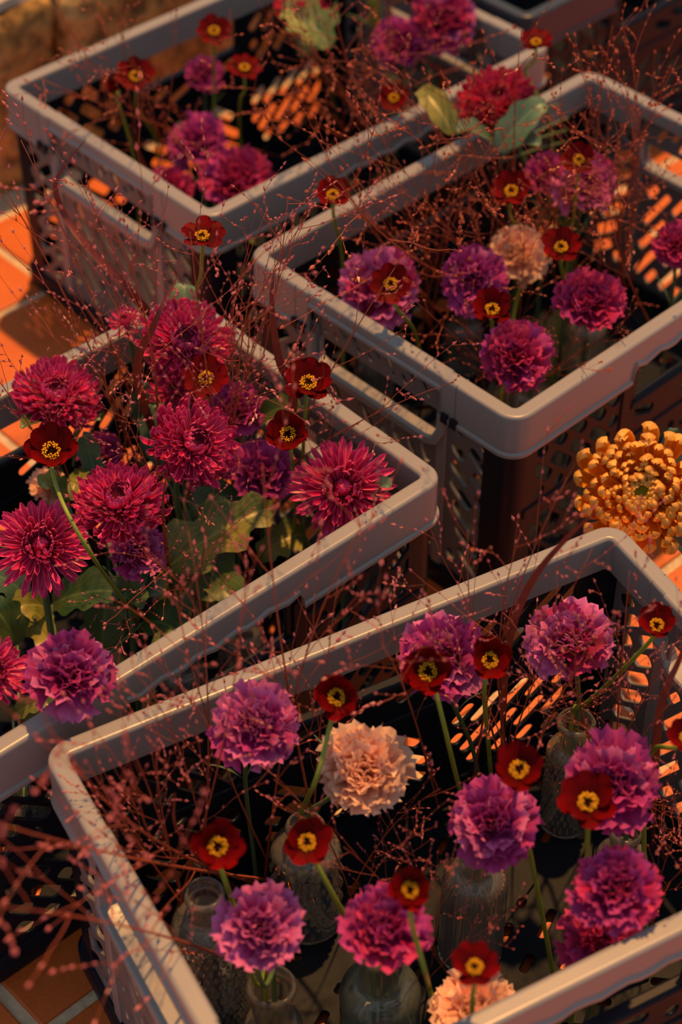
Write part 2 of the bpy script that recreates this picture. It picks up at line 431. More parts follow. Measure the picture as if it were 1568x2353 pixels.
def post_mesh():
    v, f = [], []; r = .018; cx, cy = L / 2 - .0045 - r, W / 2 - .0045 - r; P = [(L / 2 - .0045, cy - .016, 1, 0)]
    for k in range(9):
        a = R(90 * k / 8); P.append((cx + r * math.cos(a), cy + r * math.sin(a), math.cos(a), math.sin(a)))
    P.append((cx - .016, W / 2 - .0045, 0, 1))
    for (x, y, nx, ny) in P:
        for o, z in ((0, .02), (0, H - .030), (-.004, H - .030), (-.004, .02)): v.append((x + nx * o, y + ny * o, z))
    m = len(P)
    for i in range(m - 1):
        for k in range(4): f.append((i * 4 + k, (i + 1) * 4 + k, (i + 1) * 4 + (k + 1) % 4, i * 4 + (k + 1) % 4))
    f += [(0, 1, 2, 3), tuple((m - 1) * 4 + k for k in (3, 2, 1, 0))]
    return sharp(mesh('corner_post', v, f, True, [M_NAVY]))
ME_POST = post_mesh()
def post_copy(sx, sy_):
    me = ME_POST.copy()
    for q in me.vertices: q.co.x *= sx; q.co.y *= sy_
    if sx * sy_ < 0: me.flip_normals()
    return me
ME_POSTS = [post_copy(a, b) for a in (1, -1) for b in (1, -1)]
ME_HINGE = bm_mesh('hinge_bar', box_vf(-lx, lx, -.004, .005, zm - .005, zm + .006, .0018), M_NAVY)
ME_GRIP = bm_mesh('grip_ledge', box_vf(-.082, .082, -.005, .007, H - .084, H - .076, .0025), M_NAVY)
def handle_mesh():
    v, f = [], []
    pts = [(.004, -.086, H - .052), (.001, -.085, H - .066), (-.001, -.080, H - .0765), (-.001, -.070, H - .080)] + [(-.001, -.07 + .14 * k / 6, H - .080) for k in range(1, 7)] + [(-.001, .080, H - .0765), (.001, .085, H - .066), (.004, .086, H - .052)]
    pts = [Vector(p) for p in pts]; n = 8; sec = [(-.008, -.0035), (-.0065, -.0048), (.0065, -.0048), (.008, -.0035), (.008, .0035), (.0065, .0048), (-.0065, .0048), (-.008, .0035)]
    for i, p in enumerate(pts):
        t = (pts[min(i + 1, len(pts) - 1)] - pts[max(i - 1, 0)]).normalized(); x = Vector((1, 0, 0)); x = (x - t * x.dot(t)).normalized(); w = t.cross(x)
        for a, b in sec: v.append(p + x * a - w * b)
    for i in range(len(pts) - 1):
        for k in range(n): f.append((i * n + k, i * n + (k + 1) % n, (i + 1) * n + (k + 1) % n, (i + 1) * n + k))
    f += [tuple(range(n)), tuple((len(pts) - 1) * n + k for k in reversed(range(n)))]
    return sharp(mesh('handle', v, f, True, [M_GREY]))
ME_HANDLE = handle_mesh()
ME_RIBS = bm_mesh('rib', box_vf(-.004, .004, -.006, .006, .024, H - .046, .0012), M_GREY)
ME_RIBL = bm_mesh('rib', box_vf(-.007, .007, -.0035, .0035, .024, H - .040, .0012), M_NAVY)
ME_CLIP = bm_mesh('clip', box_vf(-.003, .003, -.004, .004, H - .047, H - .037, .0008), M_NAVY)

crates = {}
def crate(key, x, y, ang, label, rim=ME_RIM):
    t = thing('folding_crate', label, 'crate', (x, y, 0), 'folding crates set out on the floor', ang)
    link('rim', rim, t); link('base_plate', ME_BASE, t, Matrix.Translation((0, 0, .0095))); link('base_skirt', ME_SKIRT, t)
    for m in ME_POSTS: link('corner_post', m, t)
    for s in (1, -1):
        Rz = Matrix.Rotation(0 if s < 0 else math.pi, 4, 'Z')
        off = Matrix.Translation((0, -W / 2 + .0062, 0))
        link('upper_side_panel', ME_LONGU, t, Rz @ off @ RYZ_LONG); link('lower_side_panel', ME_LONGL, t, Rz @ off @ RYZ_LONG)
        link('hinge_bar', ME_HINGE, t, Rz @ off); link('grip_ledge', ME_GRIP, t, Rz @ off)
        for rx in (-.089, .089): link('rib', ME_RIBL, t, Rz @ Matrix.Translation((rx, 0, 0)) @ off)
        offs = Matrix.Translation((-L / 2 + .0066, 0, 0))
        link('end_panel', ME_SHORT, t, Rz @ offs @ RYZ_SHORT); link('handle_plate', ME_HPLATE, t, Rz @ Matrix.Translation((-L / 2 + .0085, 0, 0)) @ RYZ_SHORT)
        link('handle', ME_HANDLE, t, Rz @ Matrix.Translation((-L / 2 + .006, 0, 0)))
        for ry in (-.086, .086): link('rib', ME_RIBS, t, Rz @ Matrix.Translation((0, ry, 0)) @ offs)
        for ry in (-.104, -.093, .093, .104): link('clip', ME_CLIP, t, Rz @ Matrix.Translation((-L / 2 - .0005, ry, 0)) )
    crates[key] = t
    return t
def crate_center(x, y, t):
    c, s = math.cos(t), math.sin(t); return (x + c * L / 2 + s * W / 2, y + s * L / 2 - c * W / 2)
CR = {'A': (-.36916, 1.80867, .75091), 'B': (-.09227, 1.49796, .76568), 'C': (-.51791, 1.10468, .73116), 'D': (-.21726, .88626, .4998)}
CR['E'] = (-.36916 + .7306 * L * 1.035 + .6823 * W * (-.165), 1.80867 + .6823 * L * 1.035 - .7311 * W * (-.165), .7509)
LBL = {'A': 'navy folding crate with grey rim standing beside the stone ledge', 'B': 'navy folding crate with grey rim next to the large golden chrysanthemum',
       'C': 'navy folding crate with grey rim packed with magenta chrysanthemums and green leaves', 'D': 'navy folding crate with grey rim holding the clear glass bottles and peach carnations',
       'E': 'dark navy folding crate with a navy rim at the end of the ledge crate'}
for k, (x, y, t) in CR.items():
    cx, cy = crate_center(x, y, t); crate(k, cx, cy, t, LBL[k], ME_RIMN if k == 'E' else ME_RIM)
def clampin(key, p, m=.045):
    x, y, t = CR[key]; cx, cy = crate_center(x, y, t); c, s = math.cos(t), math.sin(t)
    dx, dy = p.x - cx, p.y - cy; a, b = dx * c + dy * s, -dx * s + dy * c
    a = max(-L / 2 + m, min(L / 2 - m, a)); b = max(-W / 2 + m, min(W / 2 - m, b))
    return Vector((cx + a * c - b * s, cy + a * s + b * c, p.z))
BASEZ = .0125

# ------------------------------------------------------------------ glass bottles
def lathe_glass(name, prof, wall, ribs=0, amp=0, knurl=0, kamp=0, mat=M_GLASS, rib_z=(0, 9), seg=72):
    """prof: list of (r, z) outside from base to lip; the inner skin follows at the wall thickness"""
    v, f = [], []
    rows = []
    for (r, z) in prof: rows.append((r, z, 1))
    inner = [(max(.0015, r - wall), max(z, wall * 1.6), 0) for (r, z) in reversed(prof)]
    rows += inner
    for (r, z, o) in rows:
        for k in range(seg):
            a = 2 * math.pi * k / seg; rr = r
            if o and rib_z[0] <= z <= rib_z[1] and r > .006:
                if ribs: rr += amp * abs(math.cos(ribs * a / 2)) - amp
                if knurl: rr += kamp * (abs(math.sin(knurl * a / 2 + z * 170)) * abs(math.sin(knurl * a / 2 - z * 170))) - kamp
            v.append((rr * math.cos(a), rr * math.sin(a), z))
    n = len(rows)
    for i in range(n - 1):
        for k in range(seg):
            k2 = (k + 1) % seg; f.append((i * seg + k, i * seg + k2, (i + 1) * seg + k2, (i + 1) * seg + k))
    f.append(tuple(reversed(range(seg)))); f.append(tuple((n - 1) * seg + k for k in range(seg)))
    return mesh(name, v, f, True, [mat])
def dense(prof, n=5):
    out = []
    for a, b in zip(prof, prof[1:]):
        k = max(1, int(((a[0] - b[0]) ** 2 + (a[1] - b[1]) ** 2) ** .5 / .0025))
        out += [(a[0] + (b[0] - a[0]) * i / k, a[1] + (b[1] - a[1]) * i / k) for i in range(k)]
    return out + [prof[-1]]
def prof_bottle(r, h, rn, hn, foot=.003):
    sh = h - hn
    P = [(r * .9, 0), (r, foot), (r, sh - r * .55)]
    for k in range(1, 7):
        a = math.pi / 2 * k / 6; P.append((rn + (r - rn) * math.cos(a), sh - r * .55 + r * .55 * math.sin(a)))
    return P + [(rn, h - .008), (rn + .003, h - .006), (rn + .0035, h - .003), (rn + .002, h)]
bottles = []
def bottle(crate_key, bx, by, wpx, top_py, kind, label, neckpx=None, h=None, group=None):
    b = at(bx, by, BASEZ); r = size_at(b, wpx) / 2; q = clampin(crate_key, b, r + .018)
    if (q - b).length > .001: print('bottle moved', crate_key, bx, by, round((q - b).length, 3)); b = q
    if h is None: h = z_at_row(b, top_py) - BASEZ
    h = max(.06, min(.21, h)); rn = size_at(b, neckpx) / 2 if neckpx else r * .45
    kw = {}
    if kind == 'ribbed': P = dense(prof_bottle(r, h, rn, .028)); kw = dict(ribs=36, amp=.0030, rib_z=(.004, h - .035), seg=160)
    elif kind == 'cut': P = dense(prof_bottle(r, h, rn, .022)); kw = dict(knurl=18, kamp=.0042, rib_z=(.004, h - .032), seg=144)
    elif kind == 'knurl': P = dense(prof_bottle(r, h, rn, .03)); kw = dict(knurl=24, kamp=.0034, rib_z=(.004, h - .04), seg=150)
    else: P = dense(prof_bottle(r, h, rn, .045))
    me = lathe_glass('glass_bottle', P, .0022, mat=M_GLASSG if kind == 'green' else M_GLASS, **kw)
    o = link('glass_bottle', me); o.location = b
    tag(o, label, 'bottle', group or 'glass bottles used as bud vases')
    bottles.append((crate_key, b, h, rn, r)); return o

# ------------------------------------------------------------------ petals
def uvize(me, uv):
    l = me.uv_layers.new(name='UVMap')
    for lp in me.loops: l.data[lp.index].uv = uv[lp.vertex_index]
    return me
def strap(name, th0, k1, k2, width, depth_, mat, ns=9, tipw=.55, taper=.35, twist=0):
    """a strap floret of length 1: heading th(s)=th0+k1 s+k2 s^2 in the (y,z) plane, channelled across"""
    v, uv, f = [], [], []; y = z = 0; cs = (-1, -.55, 0, .55, 1)
    for i in range(ns + 1):
        s = i / ns; th = th0 + k1 * s + k2 * s * s
        if i: y += math.cos(th) / ns; z += math.sin(th) / ns
        w = width * (taper + (1 - taper) * min(1, s / .55)) * (1 if s < .78 else max(.10, math.sqrt(max(0, 1 - ((s - .78) / .225) ** 2))))
        nx, nz = -math.sin(th), math.cos(th)
        for c in cs:
            lift = depth_ * width * (c * c) * (1 - .3 * s)
            tw = twist * s
            v.append((c * w, y + nx * (lift + c * w * tw), z + nz * (lift + c * w * tw))); uv.append((.5 + .5 * c, s))
    for i in range(ns):
        for k in range(4): f.append((i * 5 + k, i * 5 + k + 1, (i + 1) * 5 + k + 1, (i + 1) * 5 + k))
    return uvize(mesh(name, v, f, True, [mat]), uv)
STR = {}
def straps(mat, kind):
    key = (mat.name, kind)
    if key not in STR:
        if kind == 'incurve':
            STR[key] = [[strap('petal', R(a0), R(k1), R(k2), w, .75, mat, twist=tw) for tw in (-.2, .15)] for (a0, k1, k2, w) in
                        ((5, 40, 20, .12), (14, -50, 70, .105), (14, -80, 120, .092), (6, -80, 165, .080))]
        elif kind == 'spider':
            STR[key] = [[strap('petal', R(a0), R(k1), R(k2), w, .95, mat, twist=tw, tipw=.4) for tw in (-.2, .2)] for (a0, k1, k2, w) in
                        ((15, 120, 30, .11), (5, 40, 20, .085), (0, -10, 50, .08), (-5, -45, 70, .075))]
        else:   # gold: fat, strongly hooked
            STR[key] = [[strap('petal', R(a0), R(k1), R(k2), w, .8, mat, twist=tw) for tw in (-.2, .15)] for (a0, k1, k2, w) in
                        ((10, 50, 30, .17), (10, 40, 70, .15), (6, -10, 120, .13), (0, -35, 170, .115))]
    return STR[key]
CORES = {}
def core_mesh(mat, kind):
    """the tight eye of tiny florets: too fine to pick apart, one mesh"""
    key = (mat.name, kind)
    if key in CORES: return CORES[key]
    src = straps(mat, kind)[0][0]; V, F, UV = [], [], []
    sv = [q.co.copy() for q in src.vertices]; sf = [tuple(p.vertices) for p in src.polygons]; su = {}
    for lp in src.loops: su[lp.vertex_index] = tuple(src.uv_layers[0].data[lp.index].uv)
    N = 95
    for k in range(N):
        t = (k + .5) / N; a = k * 2.39996; ln = (.10 + .24 * t); el = R(80 - 42 * t)
        M = Matrix.Rotation(a, 4, 'Z') @ Matrix.Translation((0, .02 + .20 * math.sqrt(t), .20 - .10 * t)) @ Matrix.Rotation(el, 4, 'X') @ Matrix.Scale(ln, 4)
        M = M @ Matrix.Scale(.9, 4)
        b = len(V); V += [M @ q for q in sv]; F += [tuple(b + i for i in fc) for fc in sf]; UV += [(su[i][0], .05 + .5 * su[i][1] * t) for i in range(len(sv))]
    # dome under the florets
    CORES[key] = uvize(mesh('floret_eye', V, F, True, [mat]), UV); return CORES[key]
def recept(mat):
    v, f = [], []; n = 12
    for i in range(7):
        a = math.pi * i / 6
        for k in range(n): v.append((.22 * math.sin(a) * math.cos(2 * math.pi * k / n), .22 * math.sin(a) * math.sin(2 * math.pi * k / n), .02 + .12 * math.cos(a)))
    for i in range(6):
        for k in range(n): f.append((i * n + k, (i + 1) * n + k, (i + 1) * n + (k + 1) % n, i * n + (k + 1) % n))
    return mesh('flower_base', v, f, True, [mat])
ME_RECEPT = recept(M_STEMD)

def normal_of(p, up, side):
    """head direction: straight at the camera, turned `up` degrees towards the zenith and `side` degrees to the right"""
    c = (CAM - p).normalized(); r = Vector((1, 0, 0)); u = c.cross(r).normalized() * -1
    u = r.cross(c) * -1
    if u.z < 0: u = -u
    a, b = R(up), R(side)
    return (c * math.cos(a) + u * math.sin(a)) * math.cos(b) + r * math.sin(b)
def stem_pts(head, n, foot, bend=.45):
    d = (head - foot).length
    return bez(foot, foot + Vector((0, 0, d * .35)) + (head - foot) * .05, head - n * d * bend, head, 12)
def add_stem(root, pts, r0, r1, mat, name='stem'):
    o = root.location; m = len(pts)
    v, f = tube([p - o for p in pts], [r0 + (r1 - r0) * i / (m - 1) for i in range(m)], 7)
    return link(name, mesh('stem', v, f, True, [mat]), root)
from mathutils.kdtree import KDTree
STEM_PTS = {}       # points of the stems already led through each crate
HEADS = []          # (centre, radius) of every flower head, filled by the first pass over the flowers
PASS, HIDX = 0, 0
mouth_use = {}
def register(c, r):
    """first pass: note the head and say 'do not build yet'; second pass: its index"""
    global HIDX
    HIDX += 1
    if PASS == 0: HEADS.append((c, r)); return None
    return HIDX - 1
def route(ck, pts, own, fixed=2):
    """lead a stem around the other heads (along the line of sight), around the bottles and inside its crate"""
    n = len(pts); P = [p.copy() for p in pts]; side = {}
    tree = None
    if STEM_PTS.get(ck):
        tree = KDTree(len(STEM_PTS[ck]))
        for q, w in enumerate(STEM_PTS[ck]): tree.insert(w, q)
        tree.balance()
    for it in range(24):
        if it < 20:
            P = [P[0]] + [P[k] if (k <= fixed or k >= n - 2) else P[k - 1] * .25 + P[k] * .5 + P[k + 1] * .25 for k in range(1, n - 1)] + [P[-1]]
        for k in range(fixed + 1, n - 2):
            p = P[k]
            for q, (c, r) in enumerate(HEADS):
                if q == own: continue
                d = p - c; rr = r + .006
                if d.length_squared < rr * rr:
                    v = (CAM - p).normalized(); b = d.dot(v); s = math.sqrt(max(0, b * b - d.length_squared + rr * rr))
                    p = p + v * (s - b) if side.setdefault(q, b > -rr * .35) else p - v * (s + b)
            for (bk, bp, bh, bn, br) in bottles:
                if p.z < bp.z + bh + .004:
                    d = Vector((p.x - bp.x, p.y - bp.y, 0)); m = br + .0045
                    if d.length < m: p = Vector((bp.x, bp.y, p.z)) + (d.normalized() if d.length > 1e-5 else Vector((1, 0, 0))) * m
            if tree and it > 12:
                for (co, _, dist) in tree.find_range(p, .0062):
                    d = Vector((p.x - co.x, p.y - co.y, 0))
                    if d.length < .0062: p = p + (d.normalized() if d.length > 1e-5 else Vector((.8, .6, 0))) * (.0064 - d.length)
            if ck and p.z < H + .006: p = clampin(ck, p, .024)
            P[k] = p
    L_ = STEM_PTS.setdefault(ck, [])
    for a, b in zip(P, P[1:]):
        m = max(1, int((b - a).length / .003))
        L_ += [a.lerp(b, q / m) for q in range(m)]
    return P
def path_for(ck, head, n, foot, via, own=None):
    vz = [at(*q) for q in via] if via else []
    near = head - n * (.03 if (head - (vz[-1] if vz else head - n)).length > .06 else .012)
    if foot is not None and ck:
        q = at(*foot)
        for bi, (bk, bp, bh, bn, br) in enumerate(bottles):
            if bk == ck and (Vector((q.x, q.y)) - Vector((bp.x, bp.y))).length < max(.03, br + .006):
                u = mouth_use.get(bi, 0); mouth_use[bi] = u + 1; a = u * 2.2 + .6; off = Vector((math.cos(a), math.sin(a), 0)) * max(0, bn - .0065) * (.6 if u else .25)
                ft = bp + Vector((0, 0, .006)) + off * .8; zt = bp.z + bh
                P = [ft, Vector((bp.x, bp.y, zt - .035)) + off, Vector((bp.x, bp.y, zt)) + off]
                top = P[-1] + Vector((0, 0, .014)) + (head - P[-1]).normalized() * .004
                Q = [top] + [v for v in vz if v.z > zt + .02] + [near, head]
                C_ = catmull(Q, 6)
                pts = [ft, ft * .5 + P[1] * .5, P[1], P[2]] + C_
                return ft, pts[:5] + route(ck, pts, own, 4)[5:]
    if foot is not None:
        q = at(*foot); ft = Vector((q.x, q.y, (BASEZ if ck else 0) + .001))
    else: ft = Vector((head.x + rnd.uniform(-.01, .01), head.y + rnd.uniform(-.01, .01), (BASEZ if ck else 0) + .001))
    if ck: ft = clampin(ck, ft, .045 if foot is None else .027)
    for _ in range(3):
        for (bk, bp, bh, bn, br) in bottles:
            d = Vector((ft.x - bp.x, ft.y - bp.y, 0))
            if d.length < br + .006: ft = Vector((bp.x, bp.y, ft.z)) + (d.normalized() if d.length > 1e-5 else Vector((1, 0, 0))) * (br + .006)
        for w in STEM_PTS.get(ck, []):
            d = Vector((ft.x - w.x, ft.y - w.y, 0))
            if w.z < .06 and d.length < .008: ft = Vector((w.x, w.y, ft.z)) + (d.normalized() if d.length > 1e-5 else Vector((1, 0, 0))) * .009
        if ck: ft = clampin(ck, ft, .03)
    if vz: pts = catmull([ft] + [v for v in vz if v.z > .05] + [near, head], 6)
    else: pts = stem_pts(head, n, ft)
    pts = catmull(pts, 2)
    return ft, route(ck, pts, own, 1)
mums = {}
def mum(ck, px, py, z, dpx, up, side, kind, mat, label, N=230, foot=None, via=None, key=None, group='chrysanthemums'):
    head = at(px, py, z); Rr = size_at(head, dpx) / 2 * 1.06; n = normal_of(head, up, side).normalized()
    own = register(head, Rr * 1.0)
    if own is None: return None
    ft, pts = path_for(ck, head - n * Rr * .1, n, foot, via, own)
    root = thing('chrysanthemum', label, 'flower', ft, group)
    S = straps(mat, kind); F0 = Matrix.Translation(head - ft) @ frame(n, rnd.uniform(0, 6))
    add_stem(root, pts, .0032, .0028, M_STEMD)
    link('flower_base', ME_RECEPT, root, F0 @ Matrix.Scale(Rr, 4))
    tag(link('floret_eye', core_mesh(M_EYE if kind == 'gold' else mat, kind), root, F0 @ Matrix.Scale(Rr * {'incurve': 1.0, 'spider': .85, 'gold': .72}[kind], 4)), None, None, None, 'stuff')
    for k in range(N):
        t = (k + .5) / N; a = k * 2.39996 + rnd.uniform(-.12, .12)
        ring = S[min(3, int(t * 4 + rnd.uniform(-.35, .35)) if t * 4 > .35 else 0)][rnd.randint(0, 1)]
        if kind == 'spider': el, ln, rad, hz = 62 - 70 * t, .40 + .50 * t, .14 + .08 * t, .12 - .12 * t
        elif kind == 'gold': el, ln, rad, hz = 60 - 62 * t, .17 + .74 * t * t + .12 * t, .13 + .20 * t, .14 - .22 * t
        else: el, ln, rad, hz = 60 - 78 * t, .26 + .62 * t ** .8, .16 + .10 * t, .15 - .22 * t
        ln *= rnd.uniform(.88, 1.1)
        M = F0 @ Matrix.Scale(Rr, 4) @ Matrix.Rotation(a, 4, 'Z') @ Matrix.Translation((0, rad, hz)) @ Matrix.Rotation(R(el + rnd.uniform(-7, 7)), 4, 'X') @ Matrix.Rotation(R(rnd.uniform(-14, 14)), 4, 'Y') @ Matrix.Scale(ln, 4)
        link('petal', ring, root, M)
    if key: mums[key] = root
    return root

# carnation petals: claw + ruffled, toothed fan
def fan(name, mat, seed, spread=.62, ruff=.17, nu=16, ns=7, fold=0.0):
    rr = random.Random(seed); v, uv, f = [], [], []; ph = [rr.uniform(0, 6.28) for _ in range(5)]
    for i in range(ns + 1):
        s = i / ns
        for k in range(nu + 1):
            c = -1 + 2 * k / nu
            w = .05 + spread * max(0, s - .12) ** .8
            edge = (1 + .05 * math.cos(c * math.pi * 5 + ph[0]) * (s > .9) - .16 * c * c * s) * (1 - .07 * (k % 2) * (i == ns))
            y = s * edge * math.cos(c * w * .55); x = c * w * (.55 + .45 * s)
            zz = ruff * s ** 1.6 * (math.sin(c * 6.0 + ph[1]) * .7 + math.sin(c * 11 + ph[2] + s * 2) * .45) + .22 * s * s * math.sin(ph[3]) + fold * c * c * s
            v.append((x, y, zz)); uv.append((.5 + .5 * c, s))
    for i in range(ns):
        for k in range(nu): a = i * (nu + 1) + k; f.append((a, a + 1, a + nu + 2, a + nu + 1))
    return uvize(mesh(name, v, f, True, [mat]), uv)
FAN = {}
def fans(mat):
    if mat.name not in FAN: FAN[mat.name] = [fan('petal', mat, s, spread=.58 + .08 * (s % 3), ruff=.10 + .03 * (s % 3)) for s in range(6)]
    return FAN[mat.name]
def cup_mesh():
    v, f = tube([(0, 0, -.62), (0, 0, -.56), (0, 0, -.4), (0, 0, -.2), (0, 0, -.02), (0, 0, .03)], [.07, .12, .145, .15, .18, .20], 10)
    return mesh('calyx', v, f, True, [M_CALYX])
ME_CUP = cup_mesh()
def blade_mesh(P, w0, mat, name='leaf', up=Vector((0, 0, 1)), fold=.25):
    v, uv, f = [], [], []; m = len(P)
    for i, p in enumerate(P):
        t = (P[min(i + 1, m - 1)] - P[max(i - 1, 0)]).normalized(); s = i / (m - 1)
        x = t.cross(up); x = x.normalized() if x.length > 1e-4 else Vector((1, 0, 0)); y = x.cross(t)
        w = w0 * (min(1, .35 + s * 2.2)) * (1 - s ** 1.4) ** .9 + .0003
        for c in (-1, 0, 1): v.append(p + x * c * w + y * fold * w * abs(c)); uv.append((.5 + .5 * c, s))
    for i in range(m - 1):
        for k in range(2): a = i * 3 + k; f.append((a, a + 1, a + 4, a + 3))
    return uvize(mesh(name, v, f, True, [mat]), uv)
def carnation(ck, px, py, z, dpx, up, side, mat, label, N=34, foot=None, via=None, mat2=None, group='carnations', leaves=True):
    head = at(px, py, z); Rr = size_at(head, dpx) / 2; n = normal_of(head, up, side).normalized()
    c0 = head - n * Rr * .38
    own = register(c0 + n * Rr * .26, Rr * 1.1)
    if own is None: return None
    ft, pts = path_for(ck, c0 - n * Rr * .5, n, foot, via, own)
    root = thing('carnation', label, 'flower', ft, group)
    F0 = Matrix.Translation(c0 - ft) @ frame(n, rnd.uniform(0, 6)) @ Matrix.Scale(Rr, 4)
    add_stem(root, pts, .0020, .0018, M_STEMD)
    link('calyx', ME_CUP, root, F0)
    f1, f2 = fans(mat), fans(mat2 or mat)
    for k in range(N):
        t = (k + .5) / N; a = k * 2.39996 + rnd.uniform(-.25, .25)
        el = 86 - 84 * t ** .9; ln = (.52 + .56 * t) * rnd.uniform(.9, 1.08)
        me = (f2 if rnd.random() < .25 else f1)[rnd.randint(0, 5)]
        M = F0 @ Matrix.Rotation(a, 4, 'Z') @ Matrix.Translation((0, .04 + .05 * t, .02)) @ Matrix.Rotation(R(el + rnd.uniform(-9, 9)), 4, 'X') @ Matrix.Rotation(R(rnd.uniform(-35, 35) * (1.25 - t)), 4, 'Y') @ Matrix.Scale(ln, 4)
        link('petal', me, root, M)
    if leaves:
        i = int(len(pts) * .62); p = pts[i]
        for s in (-1, 1):
            d = Vector((s * rnd.uniform(.012, .02), rnd.uniform(-.012, .012), 0)); tip = p + d * 1.4 + Vector((0, 0, .040)); d = (clampin(ck, tip, .032) - p) / 1.4; d.z = 0
            P = [p - ft, p + d * .4 + Vector((0, 0, .016)) - ft, p + d * .9 + Vector((0, 0, .030)) - ft, p + d * 1.4 + Vector((0, 0, .040)) - ft]
            link('leaf', blade_mesh(catmull(P, 4), .0022, M_LEAFB), root)
    return root

# cosmos
def cpetal(seed):
    rr = random.Random(seed); v, uv, f = [], [], []; nu, ns = 6, 8
    for i in range(ns + 1):
        s = i / ns
        w = .33 * (math.sin(math.pi * min(1, (s * .83 + .05)) ** 1.15) ** .75) + .03
        for k in range(nu + 1):
            c = -1 + 2 * k / nu
            y = s * (1 - .10 * c * c * s ** 3) - (.04 * (1 - abs(c)) if i == ns else 0)
            z = .10 * s * s + .10 * w * c * c - .02 * math.cos(c * 9) * s + rr.uniform(-.008, .008)
            v.append((c * w, y, z)); uv.append((.5 + .5 * c, s))
    for i in range(ns):
        for k in range(nu): a = i * (nu + 1) + k; f.append((a, a + 1, a + nu + 2, a + nu + 1))
    return uvize(mesh('petal', v, f, True, [M_COSMOS]), uv)
CPET = [cpetal(s) for s in range(4)]
def stamens():
    v, f = [], []; rr = random.Random(5)
    for k in range(46):
        t = (k + .5) / 46; a = k * 2.39996; r = .10 + .19 * math.sqrt(t); hgt = .20 - .05 * t + rr.uniform(-.02, .04)
        b = Vector((r * .7 * math.cos(a), r * .7 * math.sin(a), .05)); tp = Vector((r * math.cos(a), r * math.sin(a), hgt))
        tube([b, tp], [.007, .007], 3, v, f, False)
        for s in range(2):
            q = tp + Vector((rr.uniform(-.02, .02), rr.uniform(-.02, .02), rr.uniform(-.01, .02)))
            bm = bmesh.new(); bmesh.ops.create_icosphere(bm, subdivisions=1, radius=.030)
            o = len(v); v += [q + w.co for w in bm.verts]; f += [tuple(o + w.index for w in fc.verts) for fc in bm.faces]; bm.free()
    return mesh('stamens', v, f, True, [M_STAMEN])
ME_STAM = stamens()
def disc():
    v, f = tube([(0, 0, -.14), (0, 0, -.08), (0, 0, 0), (0, 0, .07), (0, 0, .11), (0, 0, .125)], [.05, .13, .17, .19, .13, .02], 14)
    return mesh('disc', v, f, True, [M_DISC])
ME_DISC = disc()
def sepals():
    v, f = [], []
    for k in range(8):
        a = 2 * math.pi * k / 8; d = Vector((math.cos(a), math.sin(a), 0)); x = Vector((-d.y, d.x, 0)); o = len(v)
        v += [d * .06 - x * .05 + Vector((0, 0, -.12)), d * .06 + x * .05 + Vector((0, 0, -.12)), d * .3 + x * .05 + Vector((0, 0, -.10)), d * .45 + Vector((0, 0, -.02)), d * .3 - x * .05 + Vector((0, 0, -.10))]
        f.append((o, o + 1, o + 2, o + 3, o + 4))
    w, g = tube([(0, 0, -.22), (0, 0, -.16), (0, 0, -.1)], [.05, .11, .13], 8); o = len(v); v += w; f += [tuple(o + i for i in fc) for fc in g]
    return mesh('calyx', v, f, False, [M_CALYX])
ME_SEP = sepals()
def cosmos(ck, px, py, z, dpx, up, side, label, cup=24, np_=8, foot=None, via=None, group='dark red cosmos flowers', smat=None):
    head = at(px, py, z); Rr = size_at(head, dpx) / 2 / math.cos(R(cup * .7)); n = normal_of(head, up, side).normalized()
    own = register(head + n * Rr * .2, Rr * .8)
    if own is None: return None
    ft, pts = path_for(ck, head - n * Rr * .2, n, foot, via, own)
    root = thing('cosmos_flower', label, 'flower', ft, group)
    F0 = Matrix.Translation(head - ft) @ frame(n, rnd.uniform(0, 6)) @ Matrix.Scale(Rr, 4)
    add_stem(root, pts, .0019, .0016, smat or M_STEM); link('calyx', ME_SEP, root, F0); link('disc', ME_DISC, root, F0)
    tag(link('stamens', ME_STAM, root, F0), None, None, None, 'stuff')
    for k in range(np_):
        a = 2 * math.pi * (k + rnd.uniform(-.16, .16)) / np_
        M = F0 @ Matrix.Rotation(a, 4, 'Z') @ Matrix.Translation((0, .10, .0 + .02 * (k % 2))) @ Matrix.Rotation(R(cup + rnd.uniform(-9, 9) - 4 * (k % 2)), 4, 'X') @ Matrix.Rotation(R(rnd.uniform(-10, 10)), 4, 'Y') @ Matrix.Scale(.93 * rnd.uniform(.93, 1.05), 4)
        link('petal', CPET[rnd.randint(0, 3)], root, M)
    return root

# leaves
def leaf_mesh(P, w0, mat, lobed, seed, up):
    rr = random.Random(seed); v, uv, f = [], [], []; m = len(P); cs = (-1, -.6, -.25, 0, .25, .6, 1)
    for i, p in enumerate(P):
        t = (P[min(i + 1, m - 1)] - P[max(i - 1, 0)]).normalized(); s = i / (m - 1)
        x = t.cross(up).normalized(); y = x.cross(t)
        w = w0 * (math.sin(math.pi * min(1, s ** .8)) ** .75) * (1 + lobed * (.30 * math.cos(s * 23) * (s < .95))) + .0012
        for c in cs:
            cup = .30 * w * abs(c) + .05 * w0 * math.sin(s * 16 + c * 3 + seed) * abs(c)
            v.append(p + x * c * w + y * cup + t * (lobed * .22 * w * abs(c))); uv.append((.5 + .5 * c, s))
    n = len(cs)
    for i in range(m - 1):
        for k in range(n - 1): a = i * n + k; f.append((a, a + 1, a + n + 1, a + n))
    return uvize(mesh('leaf', v, f, True, [mat]), uv)
lseed = [0]
